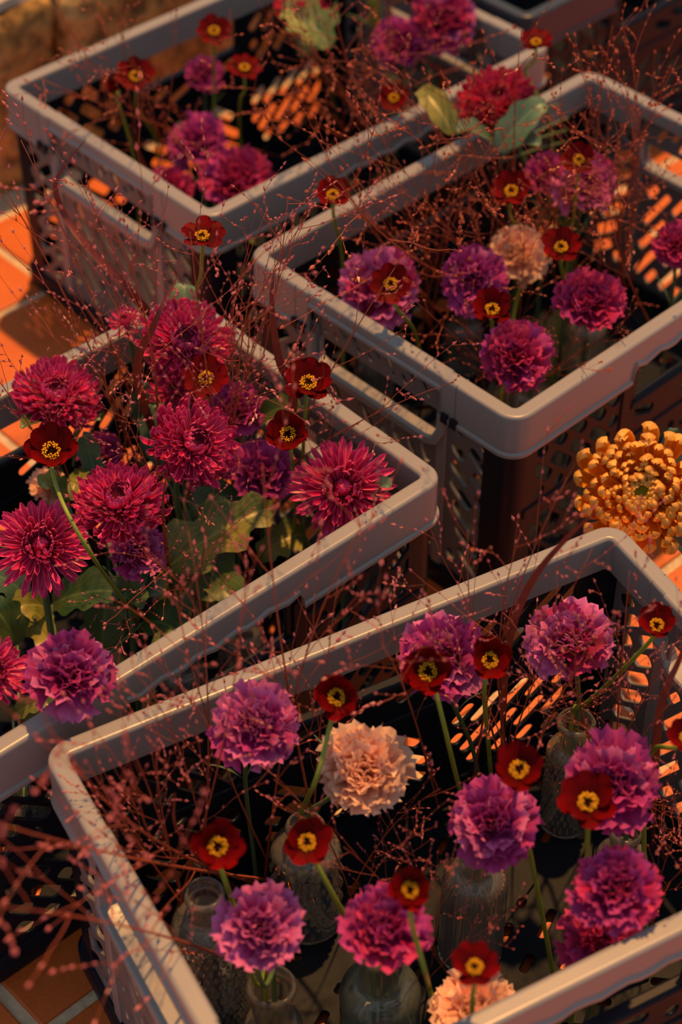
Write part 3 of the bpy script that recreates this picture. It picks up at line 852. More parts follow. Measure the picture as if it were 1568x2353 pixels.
def leaf(root, b, tip, wpx, mat, lobed=1.0, arch=.012, up=None):
    """leaf of flower `root` from pixel+height b to pixel+height tip, joined to the stem by its stalk"""
    p0, p1 = at(*b), at(*tip); o = root.location; lseed[0] += 1
    upv = up or Vector((0, -.45, 1)).normalized()
    mid = (p0 + p1) / 2 + Vector((0, 0, arch)); w = size_at(mid, wpx) / 2
    P = [q - o for q in bez(p0, p0 * .6 + mid * .4 + Vector((0, 0, arch * .5)), p1 * .6 + mid * .4 + Vector((0, 0, arch)), p1, 20)]
    lf = link('leaf', leaf_mesh(P, w, mat, lobed, lseed[0], upv), root)
    # stalk back towards the stem
    s = Vector((0, 0, p0.z - o.z)) * .8 + ((p0 - o) * .25); s.z = max(.02, p0.z - o.z - .03)
    v, f = tube(bez(s, s * .6 + (p0 - o) * .4 + Vector((0, 0, .004)), s * .2 + (p0 - o) * .8, p0 - o, 6), .0014, 5)
    link('leaf_stalk', mesh('leaf_stalk', v, f, True, [M_STEMD]), lf)
    return lf

# panicle grass
def panicle(seed, dens=1.0, spread=1.0):
    """unit-height airy panicle: stem, hair-fine branches, seeds (z up)"""
    rr = random.Random(seed); sv, sf, bv, bf, gv, gf = [], [], [], [], [], []
    bend = Vector((rr.uniform(-.10, .10), rr.uniform(-.10, .10), 0))
    ax = lambda t: Vector((0, 0, t)) + bend * t * t * t
    tube([ax(i / 14) for i in range(15)], [.0030 * (1 - .78 * i / 14) for i in range(15)], 5, sv, sf)
    def seed_at(p, d, ln):
        d = d.normalized(); x = d.orthogonal().normalized(); y = d.cross(x); o = len(gv); r = ln * .22
        gv.append(p)
        for k in range(4):
            a = math.pi / 2 * k; gv.append(p + d * ln * .38 + (x * math.cos(a) + y * math.sin(a)) * r)
        gv.append(p + d * ln)
        for k in range(4): gf.append((o, o + 1 + (k + 1) % 4, o + 1 + k)); gf.append((o + 5, o + 1 + k, o + 1 + (k + 1) % 4))
    def branch(p, d, ln, rad, level):
        n = 6; P = [p]; dd = d.normalized()
        for i in range(n):
            dd = (dd + Vector((rr.uniform(-.13, .13), rr.uniform(-.13, .13), rr.uniform(-.08, .10)))).normalized(); P.append(P[-1] + dd * ln / n)
        tube(P, [rad * (1 - .5 * i / n) for i in range(n + 1)], 3, bv, bf, False)
        for i in range(2, n + 1):
            if level < 1 and rr.random() < .34 * dens:
                q = (P[i] - P[i - 1]).normalized(); sd_ = q.orthogonal().normalized(); sd_.rotate(Matrix.Rotation(rr.uniform(0, 6.28), 3, q))
                branch(P[i], q * .8 + sd_ * .55, ln * rr.uniform(.25, .45), rad * .7, level + 1)
            for _ in range(1 if level == 0 else 1):
                if rr.random() < .62:
                    q = (P[i] - P[i - 1]).normalized(); s = Vector((rr.uniform(-1, 1), rr.uniform(-1, 1), rr.uniform(-1, 1)))
                    seed_at(P[i], q + s * .35, rr.uniform(.0085, .0125))
        seed_at(P[-1], dd, .0125)
    t = .40; k = 0
    while t < .99:
        a = k * 2.4 + rr.uniform(-.5, .5); ang = R(rr.uniform(10, 34)) * spread
        d = Vector((math.cos(a) * math.sin(ang), math.sin(a) * math.sin(ang), math.cos(ang)))
        branch(ax(t), d, (.40 - .26 * t) * rr.uniform(.7, 1.15), .00085, 0)
        t += rr.uniform(.058, .105) / dens; k += 1
    return (sv, sf), (bv, bf), (gv, gf)
PAN = {}
def pans(seedmat):
    if seedmat.name not in PAN:
        PAN[seedmat.name] = []
        for s in range(5):
            a, b, g = panicle(s + 3, 1.0, 1.0 if s < 3 else 1.25)
            PAN[seedmat.name].append((mesh('stem', *a, True, [M_GSTEM]), mesh('branches', *b, True, [M_GSTEM]), mesh('seeds', *g, False, [seedmat])))
    return PAN[seedmat.name]
def grass(p0, p1, var, spin, label, seedmat, group):
    ln = (p1 - p0).length; d = (p1 - p0) / ln
    root = thing('grass_stalk', label, 'grass', p0, group)
    M = frame(d, spin) @ Matrix.Scale(ln, 4)
    for nm, m in zip(('stem', 'branches', 'seeds'), pans(seedmat)[var]):
        o = link(nm, m, root, M)
        if nm != 'stem': o['kind'] = 'stuff'
    return root
def grass_blade(ck, P, wpx, label):
    pts = [at(*q) for q in P]; w = size_at(pts[len(pts) // 2], wpx) / 2; pts[0] = clampin(ck, pts[0], .02)
    C_ = catmull(pts, 8); o = C_[0]
    e = link('ornamental_grass', blade_mesh([p - o for p in C_], w, M_BLADE, 'grass_blade', up=(CAM - pts[1]).normalized(), fold=.35)); e.location = o
    return tag(e, label, 'grass blade', 'burgundy grass blades')

# ================================================================== what stands in the crates
# ---- bottles (crate D, then what shows in B and C)
bottle('D', 1080, 2185, 148, 1950, 'ribbed', 'straight clear bottle with fine vertical ribs under a purple carnation', 66)
bottle('D', 706, 2105, 168, 1895, 'cut', 'broad clear cut-glass bottle behind the lilac carnation', 70)
bottle('D', 492, 2330, 165, 2050, 'knurl', 'narrow-necked clear bottle with diamond pattern beside the crate end', 70)
bottle('D', 632, 2440, 135, 2262, 'plain', 'smooth clear bottle holding the lilac carnation', 92)
bottle('D', 872, 2370, 185, 2175, 'green', 'pale green tinted glass bottle under a dark purple carnation', 96)
bottle('D', 1296, 1885, 118, 1655, 'knurl', 'tall clear bottle with diamond pattern by the far end panel', 68)
bottle('D', 1412, 2075, 120, 1905, 'ribbed', 'ribbed clear bottle between two purple carnations near the end panel', 62)
for (x, y) in ((1060, 850), (1340, 850), (1210, 1010), (860, 930)):
    bottle('B', x, y, 92, None, 'plain', 'small plain clear bottle inside the crate next to the golden chrysanthemum', 44, h=.11, group='bottles in the crate next to the golden chrysanthemum')
for (x, y) in ((560, 1560), (430, 1640), (130, 1880), (240, 1800), (20, 1960)):
    bottle('C', x, y, 110, None, 'cut', 'clear cut-glass bottle standing under the chrysanthemum leaves', 50, h=.085, group='bottles under the chrysanthemum leaves')

def flowers():
    global gold
    # ---- chrysanthemums
    mum('C', 425, 790, .285, 222, 22, 4, 'incurve', M_MUM, 'magenta chrysanthemum with an orange-tinged eye in front of the crate corner', key='c1')
    mum('C', 127, 915, .262, 212, 36, 4, 'incurve', M_MUM, 'magenta chrysanthemum seen from the side against the far crate rim', key='c2')
    mum('C', 442, 1022, .275, 224, 18, 22, 'incurve', M_MUM, 'tightly incurved magenta chrysanthemum in the middle of its crate', key='c3')
    mum('C', 275, 1160, .272, 226, 36, -6, 'incurve', M_MUM, 'magenta chrysanthemum with long drooping outer petals above a lilac carnation', key='c4')
    mum('C', 92, 1256, .270, 212, 12, 0, 'spider', M_MUM, 'magenta chrysanthemum facing outwards below the cosmos with the long green stem', N=205, key='c5')
    mum('C', 786, 1123, .238, 222, 10, 6, 'spider', M_MUM, 'spidery magenta chrysanthemum with thin striped petals in the crate corner', N=205, key='c6')
    mum('C', -18, 1545, .275, 176, 12, 20, 'incurve', M_MUM, 'magenta chrysanthemum cut off by the picture edge beside a purple carnation', N=110, key='c7')
    mum('C', 290, 742, .292, 92, 40, -10, 'incurve', M_MUM, 'small half-open magenta chrysanthemum by the far crate rim', N=60)
    mum('C', 400, 900, .225, 130, 25, -5, 'incurve', M_MUM, 'magenta chrysanthemum tucked behind a cosmos in deep shade', N=70)
    mum('B', 1145, 240, .285, 196, 38, 0, 'incurve', M_MUMRED, 'sunlit crimson chrysanthemum over blue-green leaves', key='b1', foot=(1150, 400, .02))
    mum('A', 690, 10, .285, 130, 36, 0, 'incurve', M_MUMRED, 'crimson chrysanthemum above a pale yellow-green leaf', N=80, key='a1', foot=(720, 40, .02))
    gold = mum(None, 1478, 1135, .215, 320, 8, -4, 'gold', M_GOLD, 'large golden orange chrysanthemum with hooked petals beside the crates', N=230, group=None)

    # ---- carnations
    carnation('C', 166, 1548, .285, 205, 14, 4, M_CARN, 'purple carnation hanging over the crate rim beside magenta petals', mat2=M_CARNL)
    carnation('C', 606, 1080, .20, 150, 25, 0, M_CARN, 'purple carnation in shade behind the spidery chrysanthemum')
    carnation('C', 545, 935, .235, 130, 25, 0, M_CARN, 'purple carnation in shade beside the tightly incurved chrysanthemum')
    carnation('C', 318, 1262, .205, 130, 20, 10, M_CARNL, 'lilac carnation under the chrysanthemum with drooping petals', mat2=M_CARN)
    carnation('C', 230, 1040, .18, 110, 25, -5, M_CARN, 'dark purple carnation half hidden between two magenta chrysanthemums', N=26)
    carnation('C', 112, 1118, .16, 90, 20, -5, M_PEACH, 'peach carnation half hidden behind magenta chrysanthemums', N=26)
    carnation('D', 592, 1662, .285, 192, 14, 8, M_CARNL, 'pink-purple carnation with curled lilac petals near the crate corner', mat2=M_CARN, foot=(540, 1960, .02))
    carnation('D', 1020, 1500, .275, 205, 22, 0, M_CARN, 'purple carnation behind two dark red cosmos', mat2=M_CARNL, foot=(1090, 1800, .02))
    carnation('D', 1302, 1465, .275, 185, 22, -8, M_CARNL, 'lilac and rose carnation standing in the tall diamond-pattern bottle', mat2=M_CARNR, foot=(1300, 1885, .02))
    carnation('D', 1132, 1890, .265, 205, 8, -6, M_CARN, 'purple carnation standing in the straight ribbed bottle', mat2=M_CARNL, foot=(1082, 2180, .02))
    carnation('D', 1412, 1795, .27, 215, 10, 8, M_CARN, 'purple carnation with one broad lilac petal behind a cosmos', mat2=M_CARNL, foot=(1412, 2070, .02))
    carnation('D', 1415, 2040, .275, 205, 12, 4, M_CARN, 'dark purple carnation with warm lit edge near the crate rim', mat2=M_CARNR)
    carnation('D', 1372, 2160, .21, 180, 8, -4, M_CARNR, 'deep rose carnation leaning against the crate rim', mat2=M_CARN)
    carnation('D', 602, 2128, .25, 198, 6, 6, M_CARNL, 'lilac carnation standing in the smooth bottle', mat2=M_CARNL, foot=(640, 2440, .02), via=[(602, 2300, .165)])
    carnation('D', 888, 2130, .26, 205, 14, -4, M_CARN, 'dark purple carnation over the pale green bottle', mat2=M_CARNR, foot=(872, 2370, .02))
    carnation('D', 838, 1768, .262, 205, 8, 4, M_PEACH, 'round peach carnation under a bright dark red cosmos', foot=(760, 2050, .02), N=52)
    carnation('D', 1092, 2316, .170, 200, 24, 0, M_PEACH, 'peach carnation partly hidden by the front crate rim', N=46)
    carnation('B', 872, 655, .245, 186, 18, -6, M_CARNL, 'lilac carnation behind the cosmos with a long bent stem', mat2=M_CARNR, foot=(860, 930, .02))
    carnation('B', 1090, 640, .265, 150, 12, 6, M_CARN, 'lilac purple carnation with furled petals in mid crate', mat2=M_CARNL, foot=(1060, 850, .02))
    carnation('B', 1188, 815, .258, 170, 18, 4, M_CARNR, 'rose and purple carnation in the near crate corner', mat2=M_CARN, foot=(1205, 990, .02))
    carnation('B', 1358, 683, .262, 162, 30, 4, M_CARNR, 'rose carnation with ragged edges above a small plain bottle', mat2=M_CARN, foot=(1350, 850, .02))
    carnation('B', 1556, 560, .27, 110, 15, 0, M_CARNR, 'rose carnation at the picture edge', N=30)
    carnation('B', 1350, 420, .25, 140, 22, 6, M_CARNL, 'pale pink carnation under a red cosmos beside the end panel', mat2=M_CARNR, N=34)
    carnation('B', 1190, 580, .21, 130, 20, 0, M_PEACH, 'peach carnation low down among grass stems', N=34)
    carnation('B', 1260, 400, .215, 110, 20, 0, M_CARN, 'dark purple carnation among grass below the crimson chrysanthemum', N=26)
    carnation('A', 545, 405, .215, 160, 30, 0, M_CARNR, 'rose purple carnation by the front corner of the ledge crate', mat2=M_CARN, N=36)
    carnation('A', 455, 320, .20, 130, 30, 0, M_CARN, 'dark purple carnation behind the rose one in the ledge crate', N=30)
    carnation('A', 395, 425, .19, 100, 30, 0, M_CARNR, 'small rose carnation close to the end panel of the ledge crate', N=26)
    carnation('A', 1022, 35, .26, 150, 20, 0, M_CARNR, 'bright rose carnation at the far end of the ledge crate', mat2=M_CARNL, N=36)
    carnation('A', 925, 95, .225, 130, 25, 0, M_CARN, 'dark purple carnation beside the bright rose one in the ledge crate', N=30)
    carnation('A', 470, 165, .19, 90, 30, 0, M_CARN, 'small dark purple carnation in the middle of the ledge crate', N=24)

    # ---- cosmos
    cosmos('C', 117, 1040, .325, 138, 22, 2, 'dark red cosmos with a long curving lime green stem', cup=34, via=[(300, 1400, .16), (215, 1285, .235), (140, 1150, .295)], foot=(330, 1460, .02))
    cosmos('C', 663, 1000, .32, 116, 14, -4, 'dark red cosmos dusted with pollen above a purple carnation', cup=38, via=[(680, 1190, .16), (674, 1090, .27)], foot=(690, 1300, .02))
    cosmos('C', 708, 885, .305, 128, 30, 4, 'dark red cosmos beside a broad burgundy grass blade', cup=30)
    cosmos('C', 474, 873, .29, 118, 26, 0, 'dark red cosmos between two magenta chrysanthemums', cup=22)
    cosmos('C', 465, 548, .385, 112, 46, 0, 'dark red cosmos standing tallest on a straight green stem', cup=16, via=[(463, 712, .245), (463, 610, .345)], foot=(455, 1010, .02))
    cosmos('D', 774, 1603, .315, 130, 6, 0, 'bright dark red cosmos above the round peach carnation', cup=42, via=[(728, 1800, .21), (752, 1690, .29)], foot=(730, 2060, .02))
    cosmos('D', 500, 1946, .29, 142, 6, 2, 'dark red cosmos beside the crate end with blurred yellow eye', cup=40, via=[(600, 2300, .15), (560, 2130, .225), (512, 2020, .275)], foot=(632, 2440, .02))
    cosmos('D', 705, 1937, .285, 128, 6, 4, 'dark red cosmos in front of the broad cut-glass bottle', cup=36, via=[(800, 2130, .2), (740, 2000, .265)], foot=(868, 2360, .02))
    cosmos('D', 985, 1545, .31, 138, 4, -2, 'dark red cosmos with amber eye in front of a purple carnation', cup=44, via=[(1050, 1790, .2), (1010, 1620, .285)], foot=(1075, 1830, .02))
    cosmos('D', 1125, 1520, .305, 120, 14, 4, 'dark red cosmos turned aside next to its amber-eyed neighbour', cup=44, via=[(1120, 1680, .2), (1112, 1590, .27)], foot=(1130, 1800, .02))
    cosmos('D', 1193, 1772, .315, 138, 18, 0, 'dark red cosmos over the carnation in the straight ribbed bottle', cup=40, via=[(1270, 2230, .06), (1225, 1990, .19), (1192, 1850, .28)], foot=(1275, 2250, .02))
    cosmos('D', 1352, 1848, .31, 150, 22, 0, 'dark red cosmos leaning over the carnation with one broad lilac petal', cup=34)
    cosmos('D', 943, 2047, .315, 118, 10, 0, 'dark red cosmos on top of the carnation over the pale green bottle', cup=46, via=[(1000, 2320, .16), (965, 2190, .262), (944, 2110, .303)], foot=(1010, 2400, .02))
    cosmos('D', 1092, 2226, .30, 124, 22, 0, 'dark red cosmos above the half hidden peach carnation', cup=30, foot=(1096, 2800, .02))
    cosmos('D', 1510, 1440, .315, 104, 22, 0, 'red cosmos on a slanting stem near the far end panel', cup=38, via=[(1350, 1620, .18), (1450, 1520, .27)], foot=(1300, 1880, .02))
    cosmos('D', 1580, 1697, .315, 100, 18, -10, 'red cosmos cut off by the picture edge above the front rim', cup=38, via=[(1480, 1760, .22), (1545, 1722, .29)])
    cosmos('B', 765, 452, .315, 92, 34, 0, 'dark red cosmos hovering over the rim between two crates', cup=30, via=[(790, 620, .2), (770, 520, .27)])
    cosmos('B', 898, 655, .30, 106, 16, 0, 'open red cosmos with a dark eye and a long bent stem', cup=14, via=[(962, 800, .17), (950, 752, .225), (908, 705, .287)], foot=(985, 850, .02))
    cosmos('B', 1132, 715, .30, 106, 30, 0, 'dark red cosmos above the rose carnation in the near corner', cup=34, via=[(1155, 850, .19), (1132, 770, .265)], foot=(1180, 960, .02))
    cosmos('B', 1290, 573, .30, 104, 36, 0, 'dark red cosmos with curled petals over a drooping green stem', cup=26, via=[(1325, 695, .2), (1292, 635, .25)], foot=(1340, 830, .02))
    cosmos('B', 1175, 443, .305, 102, 28, 0, 'very dark cosmos among dense red grass', cup=28, via=[(1200, 580, .18), (1172, 500, .26)])
    cosmos('B', 1330, 370, .30, 84, 26, 0, 'red cosmos above the pale pink carnation', cup=24)
    cosmos('A', 312, 180, .285, 98, 36, 0, 'red cosmos with crumpled petals in the ledge crate', cup=20, via=[(370, 350, .1), (315, 260, .2)])
    cosmos('A', 262, 215, .262, 60, 60, -20, 'small red cosmos bud beside the crumpled one', cup=55, np_=6)
    cosmos('A', 562, 160, .29, 84, 46, 0, 'red cosmos seen from the side on a straight stem in the ledge crate', cup=12, via=[(553, 350, .12), (552, 230, .23)])
    cosmos('A', 492, 75, .27, 86, 36, 0, 'dim red cosmos near the back wall of the ledge crate', cup=20)
    cosmos('A', 905, 228, .27, 76, 30, 0, 'dim red cosmos low beside the grass at the ledge crate rim', cup=24)
    cosmos('B', 1232, 102, .35, 82, 52, 0, 'red cosmos on a thin stem in front of the far crate corner', cup=22, via=[(1200, 210, .26), (1222, 150, .315)], foot=(1190, 420, .02))

for PASS in (0, 1):
    HIDX = 0; flowers()

# ---- leaves, each on its chrysanthemum
c1, c2, c3, c4, c5, c6, c7 = (mums['c%d' % k] for k in range(1, 8))
leaf(c3, (362, 1325, .17), (632, 1168, .20), 128, M_LEAFY, 1.0)
leaf(c3, (420, 1270, .15), (545, 1390, .165), 120, M_LEAF, .6)
leaf(c3, (430, 1180, .14), (575, 1150, .15), 70, M_LEAF, .6)
leaf(c3, (370, 1070, .15), (360, 930, .2), 80, M_LEAFB, .3)
leaf(c3, (345, 985, .17), (318, 890, .215), 62, M_LEAFB, .3)
leaf(c1, (412, 800, .262), (430, 655, .305), 66, M_LEAFB, .3)
leaf(c1, (590, 975, .215), (690, 945, .255), 58, M_LEAF, .5)
leaf(c6, (850, 1165, .215), (895, 1122, .262), 46, M_LEAFB, .3)
leaf(c6, (700, 1230, .12), (600, 1290, .11), 80, M_LEAFY, .8)
leaf(c4, (225, 1120, .18), (190, 1000, .235), 46, M_LEAFB, .5)
leaf(c4, (150, 1150, .17), (95, 1120, .2), 56, M_LEAFP, .8)
leaf(c4, (200, 1085, .20), (165, 1150, .21), 30, M_LEAFY, .4)
leaf(c4, (270, 1370, .14), (370, 1365, .17), 66, M_LEAFB, 1.0)
leaf(c4, (290, 1320, .15), (325, 1400, .17), 62, M_LEAF, .8)
leaf(c5, (120, 1390, .11), (290, 1370, .15), 92, M_LEAF, .7)
leaf(c5, (235, 1500, .10), (250, 1370, .14), 90, M_LEAF, .7)
leaf(c5, (60, 1370, .13), (-30, 1330, .15), 70, M_LEAFB, .5)
leaf(c5, (110, 1400, .13), (20, 1420, .14), 62, M_LEAFY, .8)
leaf(c5, (60, 1420, .1), (120, 1500, .12), 70, M_LEAFY, .8)
leaf(c7, (40, 1480, .12), (-20, 1400, .15), 90, M_LEAF, .5)
leaf(c7, (60, 1640, .12), (150, 1680, .14), 66, M_LEAF, .7)
leaf(c7, (30, 1650, .14), (130, 1625, .16), 40, M_LEAFY, .8)
leaf(c5, (330, 1430, .125), (440, 1480, .13), 90, M_LEAF, .7)
leaf(c4, (380, 1400, .09), (520, 1330, .10), 100, M_LEAF, .7)
leaf(c2, (150, 985, .215), (50, 985, .266), 44, M_LEAF, .5)
leaf(c2, (175, 1000, .205), (235, 965, .245), 52, M_LEAF, .5)
b1 = mums['b1']
leaf(b1, (1145, 350, .27), (1255, 240, .31), 72, M_LEAFB, .35)
leaf(b1, (1150, 350, .25), (1050, 300, .308), 56, M_LEAFB, .4)
leaf(b1, (1150, 372, .235), (1240, 335, .285), 62, M_LEAFB, .4)
leaf(b1, (1040, 310, .285), (960, 210, .305), 62, M_LEAFY, .3)
a1 = mums['a1']
leaf(a1, (760, 110, .25), (648, 22, .285), 100, M_LEAFP, .8)
leaf(a1, (690, 130, .21), (780, 40, .25), 66, M_LEAF, .5)
leaf(a1, (860, 60, .22), (830, -10, .27), 60, M_LEAFY, .5)
leaf(gold, (1530, 1140, .17), (1548, 985, .235), 56, M_LEAFB, .3)
leaf(gold, (1540, 1180, .17), (1600, 965, .25), 40, M_LEAFB, .3)
leaf(gold, (1500, 1220, .15), (1585, 1290, .19), 36, M_LEAFB, .4)

# ---- panicle grass
FAN_LABELS = [
    'red panicle grass stalk rising beside the crumpled red cosmos in the ledge crate',
    'red panicle grass stalk in the thicket below the pale yellow-green leaf',
    'pink-red panicle grass stalk behind the tightly incurved chrysanthemum, arching towards the ledge crate',
    'pink-red panicle grass stalk between the pollen-dusted cosmos and the purple carnation in shade',
    'pink-red panicle grass stalk beside the cosmos with the curving lime stem',
    'pink-red panicle grass stalk over the dark leaves below the drooping chrysanthemum',
    'rust red panicle grass stalk rising behind the open red cosmos with dark eye',
    'rust red panicle grass stalk around the very dark cosmos under the crimson chrysanthemum',
    'rust red panicle grass stalk in front of the end panel by the pale pink carnation',
    'rust red panicle grass stalk spreading over the rose carnation in the near corner',
    'pink panicle grass stalk leaning out over the handle end of the bottle crate',
    'pink panicle grass stalk beside the broad cut-glass bottle',
    'pink panicle grass stalk rising behind the two neighbouring cosmos in front of a purple carnation',
    'pink panicle grass stalk around the tall bottle with diamond pattern',
    'tall pink panicle grass stalk beside the pink-purple carnation, reaching above both crate rims',
    'pink panicle grass stalk between the pale green bottle and the straight ribbed bottle',
    'pink panicle grass stalk close to the two dark carnations by the rim',
]
# one row a stalk: foot on the crate floor (x, y), tip (pixel, pixel, height), shape variant, turn
FANS = [
 ('A', [(-0.2099, 1.9163, 176, 15, 0.421, 0, 0.11), (-0.2248, 1.9024, 238, -27, 0.413, 3, 0.54), (-0.2035, 1.9222, 333, 67, 0.393, 4, 6.27), (-0.2354, 1.8925, 429, 165, 0.363, 4, 3.69), (-0.0728, 2.0442, 157, 253, 0.322, 3, 1.8)]),
 ('A', [(0.02, 2.083, 636, 122, 0.371, 3, 3.43), (0.0356, 2.0663, 713, 12, 0.442, 2, 2.45), (0.0313, 2.0442, 796, 62, 0.428, 4, 4.09), (0.0385, 2.0632, 896, 36, 0.413, 1, 0.02), (0.0283, 2.0742, 983, -14, 0.44, 4, 4.86), (-0.0201, 2.058, 1009, 104, 0.377, 2, 4.29), (0.0166, 2.0866, 595, 261, 0.31, 1, 3.07), (0.0074, 1.9989, 762, 158, 0.343, 2, 5.51)]),
 ('C', [(-0.1778, 1.3695, 54, 346, 0.52, 2, 2.47), (-0.1657, 1.3803, 106, 336, 0.483, 0, 5.94), (-0.1467, 1.3973, 153, 485, 0.418, 3, 0.25), (-0.163, 1.3828, 281, 512, 0.406, 1, 2.56), (-0.1979, 1.3514, 226, 639, 0.431, 3, 4.35), (-0.1391, 1.3888, 520, 488, 0.426, 4, 2.18), (-0.1597, 1.3857, 608, 464, 0.464, 4, 1.28), (-0.1851, 1.3629, 409, 480, 0.559, 4, 5.25), (-0.1726, 1.3741, 157, 687, 0.338, 0, 1.12)]),
 ('C', [(-0.1086, 1.3548, 545, 551, 0.5, 1, 0.65), (-0.1381, 1.3877, 642, 582, 0.422, 1, 2.71), (-0.1291, 1.3777, 724, 545, 0.454, 3, 0.68), (-0.0971, 1.342, 820, 681, 0.431, 1, 2.37), (-0.1185, 1.3658, 874, 845, 0.395, 1, 1.36), (-0.1278, 1.3526, 588, 695, 0.459, 2, 2.6), (-0.1506, 1.3938, 669, 742, 0.475, 2, 1.61), (-0.1055, 1.3513, 432, 642, 0.483, 4, 3.63)]),
 ('C', [(-0.2316, 1.3212, 18, 824, 0.381, 3, 2.04), (-0.2392, 1.3144, 89, 807, 0.378, 0, 1.1), (-0.2085, 1.3419, 293, 894, 0.326, 0, 6.16)]),
 ('C', [(-0.0992, 1.2266, 265, 1207, 0.353, 4, 1.53), (-0.1459, 1.1803, 498, 1128, 0.329, 2, 2.91), (-0.142, 1.2813, 319, 963, 0.374, 3, 1.49), (-0.1643, 1.262, 236, 1438, 0.255, 0, 3.5)]),
 ('B', [(0.1086, 1.6494, 827, 322, 0.412, 4, 0.7), (0.1374, 1.6771, 716, 422, 0.388, 1, 4.1), (0.1024, 1.6435, 930, 254, 0.446, 4, 1.76), (0.0945, 1.6359, 1038, 305, 0.405, 3, 5.06), (0.1624, 1.6236, 871, 427, 0.356, 2, 5.45), (0.0825, 1.6243, 1016, 413, 0.369, 4, 2.53), (0.2038, 1.741, 692, 547, 0.44, 4, 3.29), (0.1929, 1.7305, 907, 382, 0.395, 1, 4.57)]),
 ('B', [(0.2192, 1.7558, 1054, 253, 0.418, 3, 1.44), (0.2121, 1.749, 1130, 148, 0.473, 4, 3.16), (0.235, 1.7709, 1221, 335, 0.407, 1, 2.78), (0.2072, 1.7443, 1314, 247, 0.433, 1, 1.45), (0.2154, 1.7521, 1002, 135, 0.453, 1, 5.93), (0.1658, 1.6839, 1104, 420, 0.383, 0, 2.63), (0.2455, 1.781, 1242, 476, 0.336, 1, 3.21), (0.2058, 1.7238, 971, 450, 0.364, 0, 2.38), (0.2505, 1.7413, 1388, 386, 0.347, 1, 0.88), (0.2708, 1.7391, 1189, 427, 0.373, 0, 2.69)]),
 ('B', [(0.3198, 1.6903, 1383, 82, 0.466, 1, 0.63), (0.2936, 1.7248, 1480, 153, 0.421, 4, 2.46), (0.3107, 1.7349, 1553, 63, 0.463, 1, 5.6), (0.3009, 1.7202, 1480, 324, 0.404, 4, 5.87), (0.362, 1.6251, 1323, 437, 0.365, 3, 5.41), (0.3168, 1.7414, 1564, 387, 0.38, 1, 2.04), (0.2881, 1.7495, 1419, 263, 0.41, 2, 4.45), (0.2989, 1.7717, 1334, 103, 0.424, 4, 2.92), (0.3032, 1.7257, 1532, 253, 0.406, 4, 4.97)]),
 ('B', [(0.1864, 1.5687, 1004, 720, 0.304, 0, 6.23), (0.1726, 1.5603, 1238, 544, 0.336, 2, 1.12), (0.1441, 1.5331, 1428, 722, 0.26, 0, 1.24), (0.1207, 1.5361, 1310, 821, 0.272, 0, 2.93), (0.1571, 1.5249, 1078, 731, 0.284, 3, 0.59)]),
 ('D', [(-0.0478, 0.9446, 0, 1952, 0.481, 0, 6.07), (-0.0425, 0.8463, 73, 1989, 0.492, 4, 6.03), (-0.1072, 0.8871, 143, 1702, 0.389, 0, 3.14), (-0.1162, 0.8633, 343, 1668, 0.368, 0, 0.05), (-0.1077, 0.8669, 257, 1605, 0.374, 3, 5.24), (-0.0582, 0.9381, 2, 1852, 0.468, 1, 3.61)]),
 ('D', [(0.0102, 0.9209, 713, 1756, 0.304, 3, 3.01), (0.0129, 0.914, 906, 1863, 0.271, 1, 1.44), (0.0053, 0.9278, 961, 1754, 0.274, 3, 4.02)]),
 ('D', [(0.0841, 1.0166, 886, 1356, 0.432, 3, 4.15), (0.1455, 1.042, 1089, 1223, 0.412, 4, 1.95), (0.1118, 1.0318, 1180, 1143, 0.439, 1, 2.58), (0.116, 0.9667, 1281, 1290, 0.389, 4, 2.54), (0.1429, 1.0487, 1005, 1211, 0.403, 2, 4.91), (0.149, 1.0081, 1326, 1377, 0.367, 1, 1.24), (0.1623, 0.9478, 1124, 1424, 0.355, 1, 5.43)]),
 ('D', [(0.2321, 1.0275, 1242, 1402, 0.378, 1, 1.88), (0.2309, 1.0082, 1435, 1367, 0.38, 0, 4.59), (0.2164, 1.0043, 1492, 1605, 0.32, 2, 5.26), (0.2223, 1.0209, 1521, 1423, 0.346, 2, 4.36), (0.2265, 1.0093, 1559, 1791, 0.272, 1, 0.99), (0.2329, 1.0461, 1332, 1568, 0.311, 4, 0.34)]),
 ('D', [(-0.0155, 0.9623, 564, 1175, 0.492, 4, 3.33), (-0.0636, 0.936, 695, 1169, 0.476, 3, 5.29), (-0.1387, 0.895, 636, 1404, 0.453, 0, 6), (-0.0247, 0.9572, 742, 1404, 0.385, 4, 3.24), (-0.103, 0.9145, 404, 1475, 0.395, 1, 0.04), (-0.0519, 0.9424, 335, 1395, 0.409, 0, 3.75), (-0.1172, 0.9067, 539, 1291, 0.431, 1, 4.65)]),
 ('D', [(0.0838, 0.8549, 806, 1884, 0.264, 4, 1.28), (0.0855, 0.8528, 879, 1959, 0.264, 1, 3.67), (0.0694, 0.851, 1150, 2077, 0.249, 0, 1.27), (0.0717, 0.8586, 1017, 1935, 0.289, 0, 2.25)]),
 ('D', [(0.2585, 0.9287, 1557, 1844, 0.264, 1, 3.05), (0.2706, 0.9647, 1482, 1781, 0.283, 3, 5.18), (0.2552, 0.924, 1556, 1999, 0.276, 3, 6.24)]),
]
for (ck, rows), lab in zip(FANS, FAN_LABELS):
    for (bx, by, tx, ty, tz, var, spin) in rows:
        grass(Vector((bx, by, BASEZ + .002)), at(tx, ty, tz), var, spin, lab, M_GSEEDR if ck in 'AB' else M_GSEED, lab.replace('stalk', 'stalks', 1))

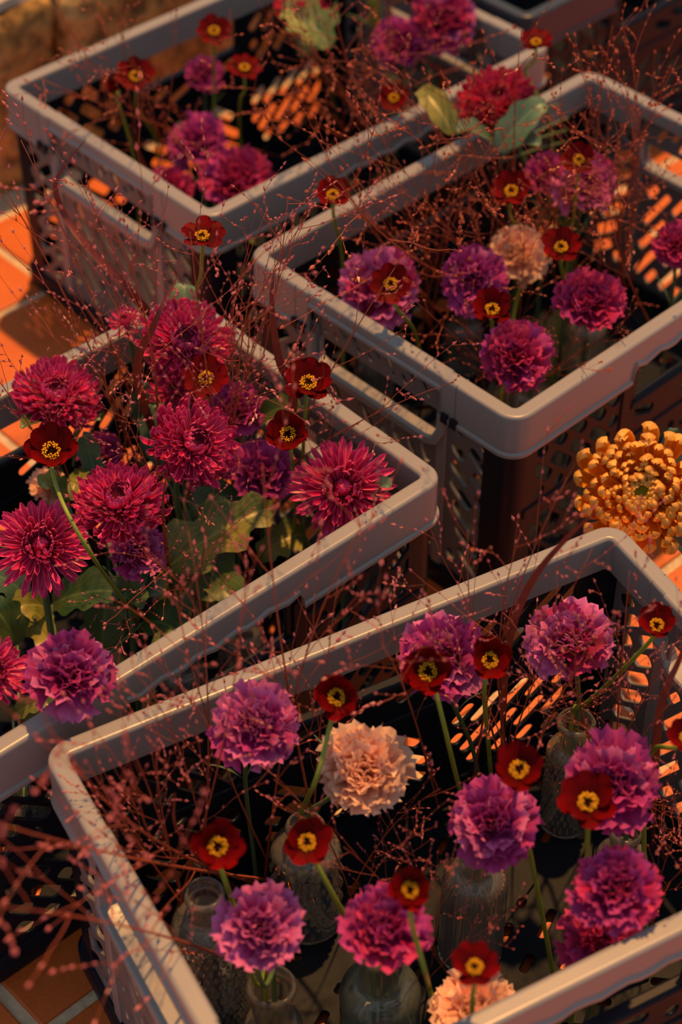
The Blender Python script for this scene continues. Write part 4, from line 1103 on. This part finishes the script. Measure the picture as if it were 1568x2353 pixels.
grass_blade('C', [(460, 1080, .03), (385, 800, .235), (300, 672, .31), (215, 580, .34), (152, 500, .36), (128, 430, .39), (150, 380, .41), (196, 322, .43)], 24, 'burgundy grass blade curling into a thin hook above the ledge crate end')
grass_blade('C', [(310, 1060, .03), (318, 880, .30), (355, 745, .385), (405, 640, .415)], 26, 'dark red upright grass blade in front of a magenta chrysanthemum')
grass_blade('C', [(720, 1150, .03), (672, 950, .25), (640, 820, .33), (625, 700, .39), (630, 620, .42)], 26, 'broad burgundy grass blade beside the pollen-dusted cosmos')
grass_blade('D', [(1130, 1720, .03), (1165, 1500, .25), (1215, 1350, .35), (1300, 1240, .41), (1392, 1158, .46)], 24, 'long burgundy grass blade leaning over the rim of the bottle crate')
grass_blade('C', [(400, 1400, .05), (380, 1240, .26), (375, 1150, .32), (385, 1080, .35)], 10, 'narrow orange-red grass blade in front of the drooping chrysanthemum')
grass_blade('D', [(1500, 1950, .03), (1515, 1650, .27), (1560, 1520, .33), (1590, 1450, .36)], 22, 'burgundy grass blade near the far end panel of the bottle crate')
grass_blade('A', [(1060, 330, .03), (1020, 190, .2), (990, 150, .24), (960, 130, .25)], 20, 'rust coloured grass blade drooping in the ledge crate')
grass_blade('D', [(560, 2050, .015), (470, 1985, .14), (405, 1900, .26), (402, 1820, .31)], 14, 'small grey-red grass blade beside the blurred cosmos')
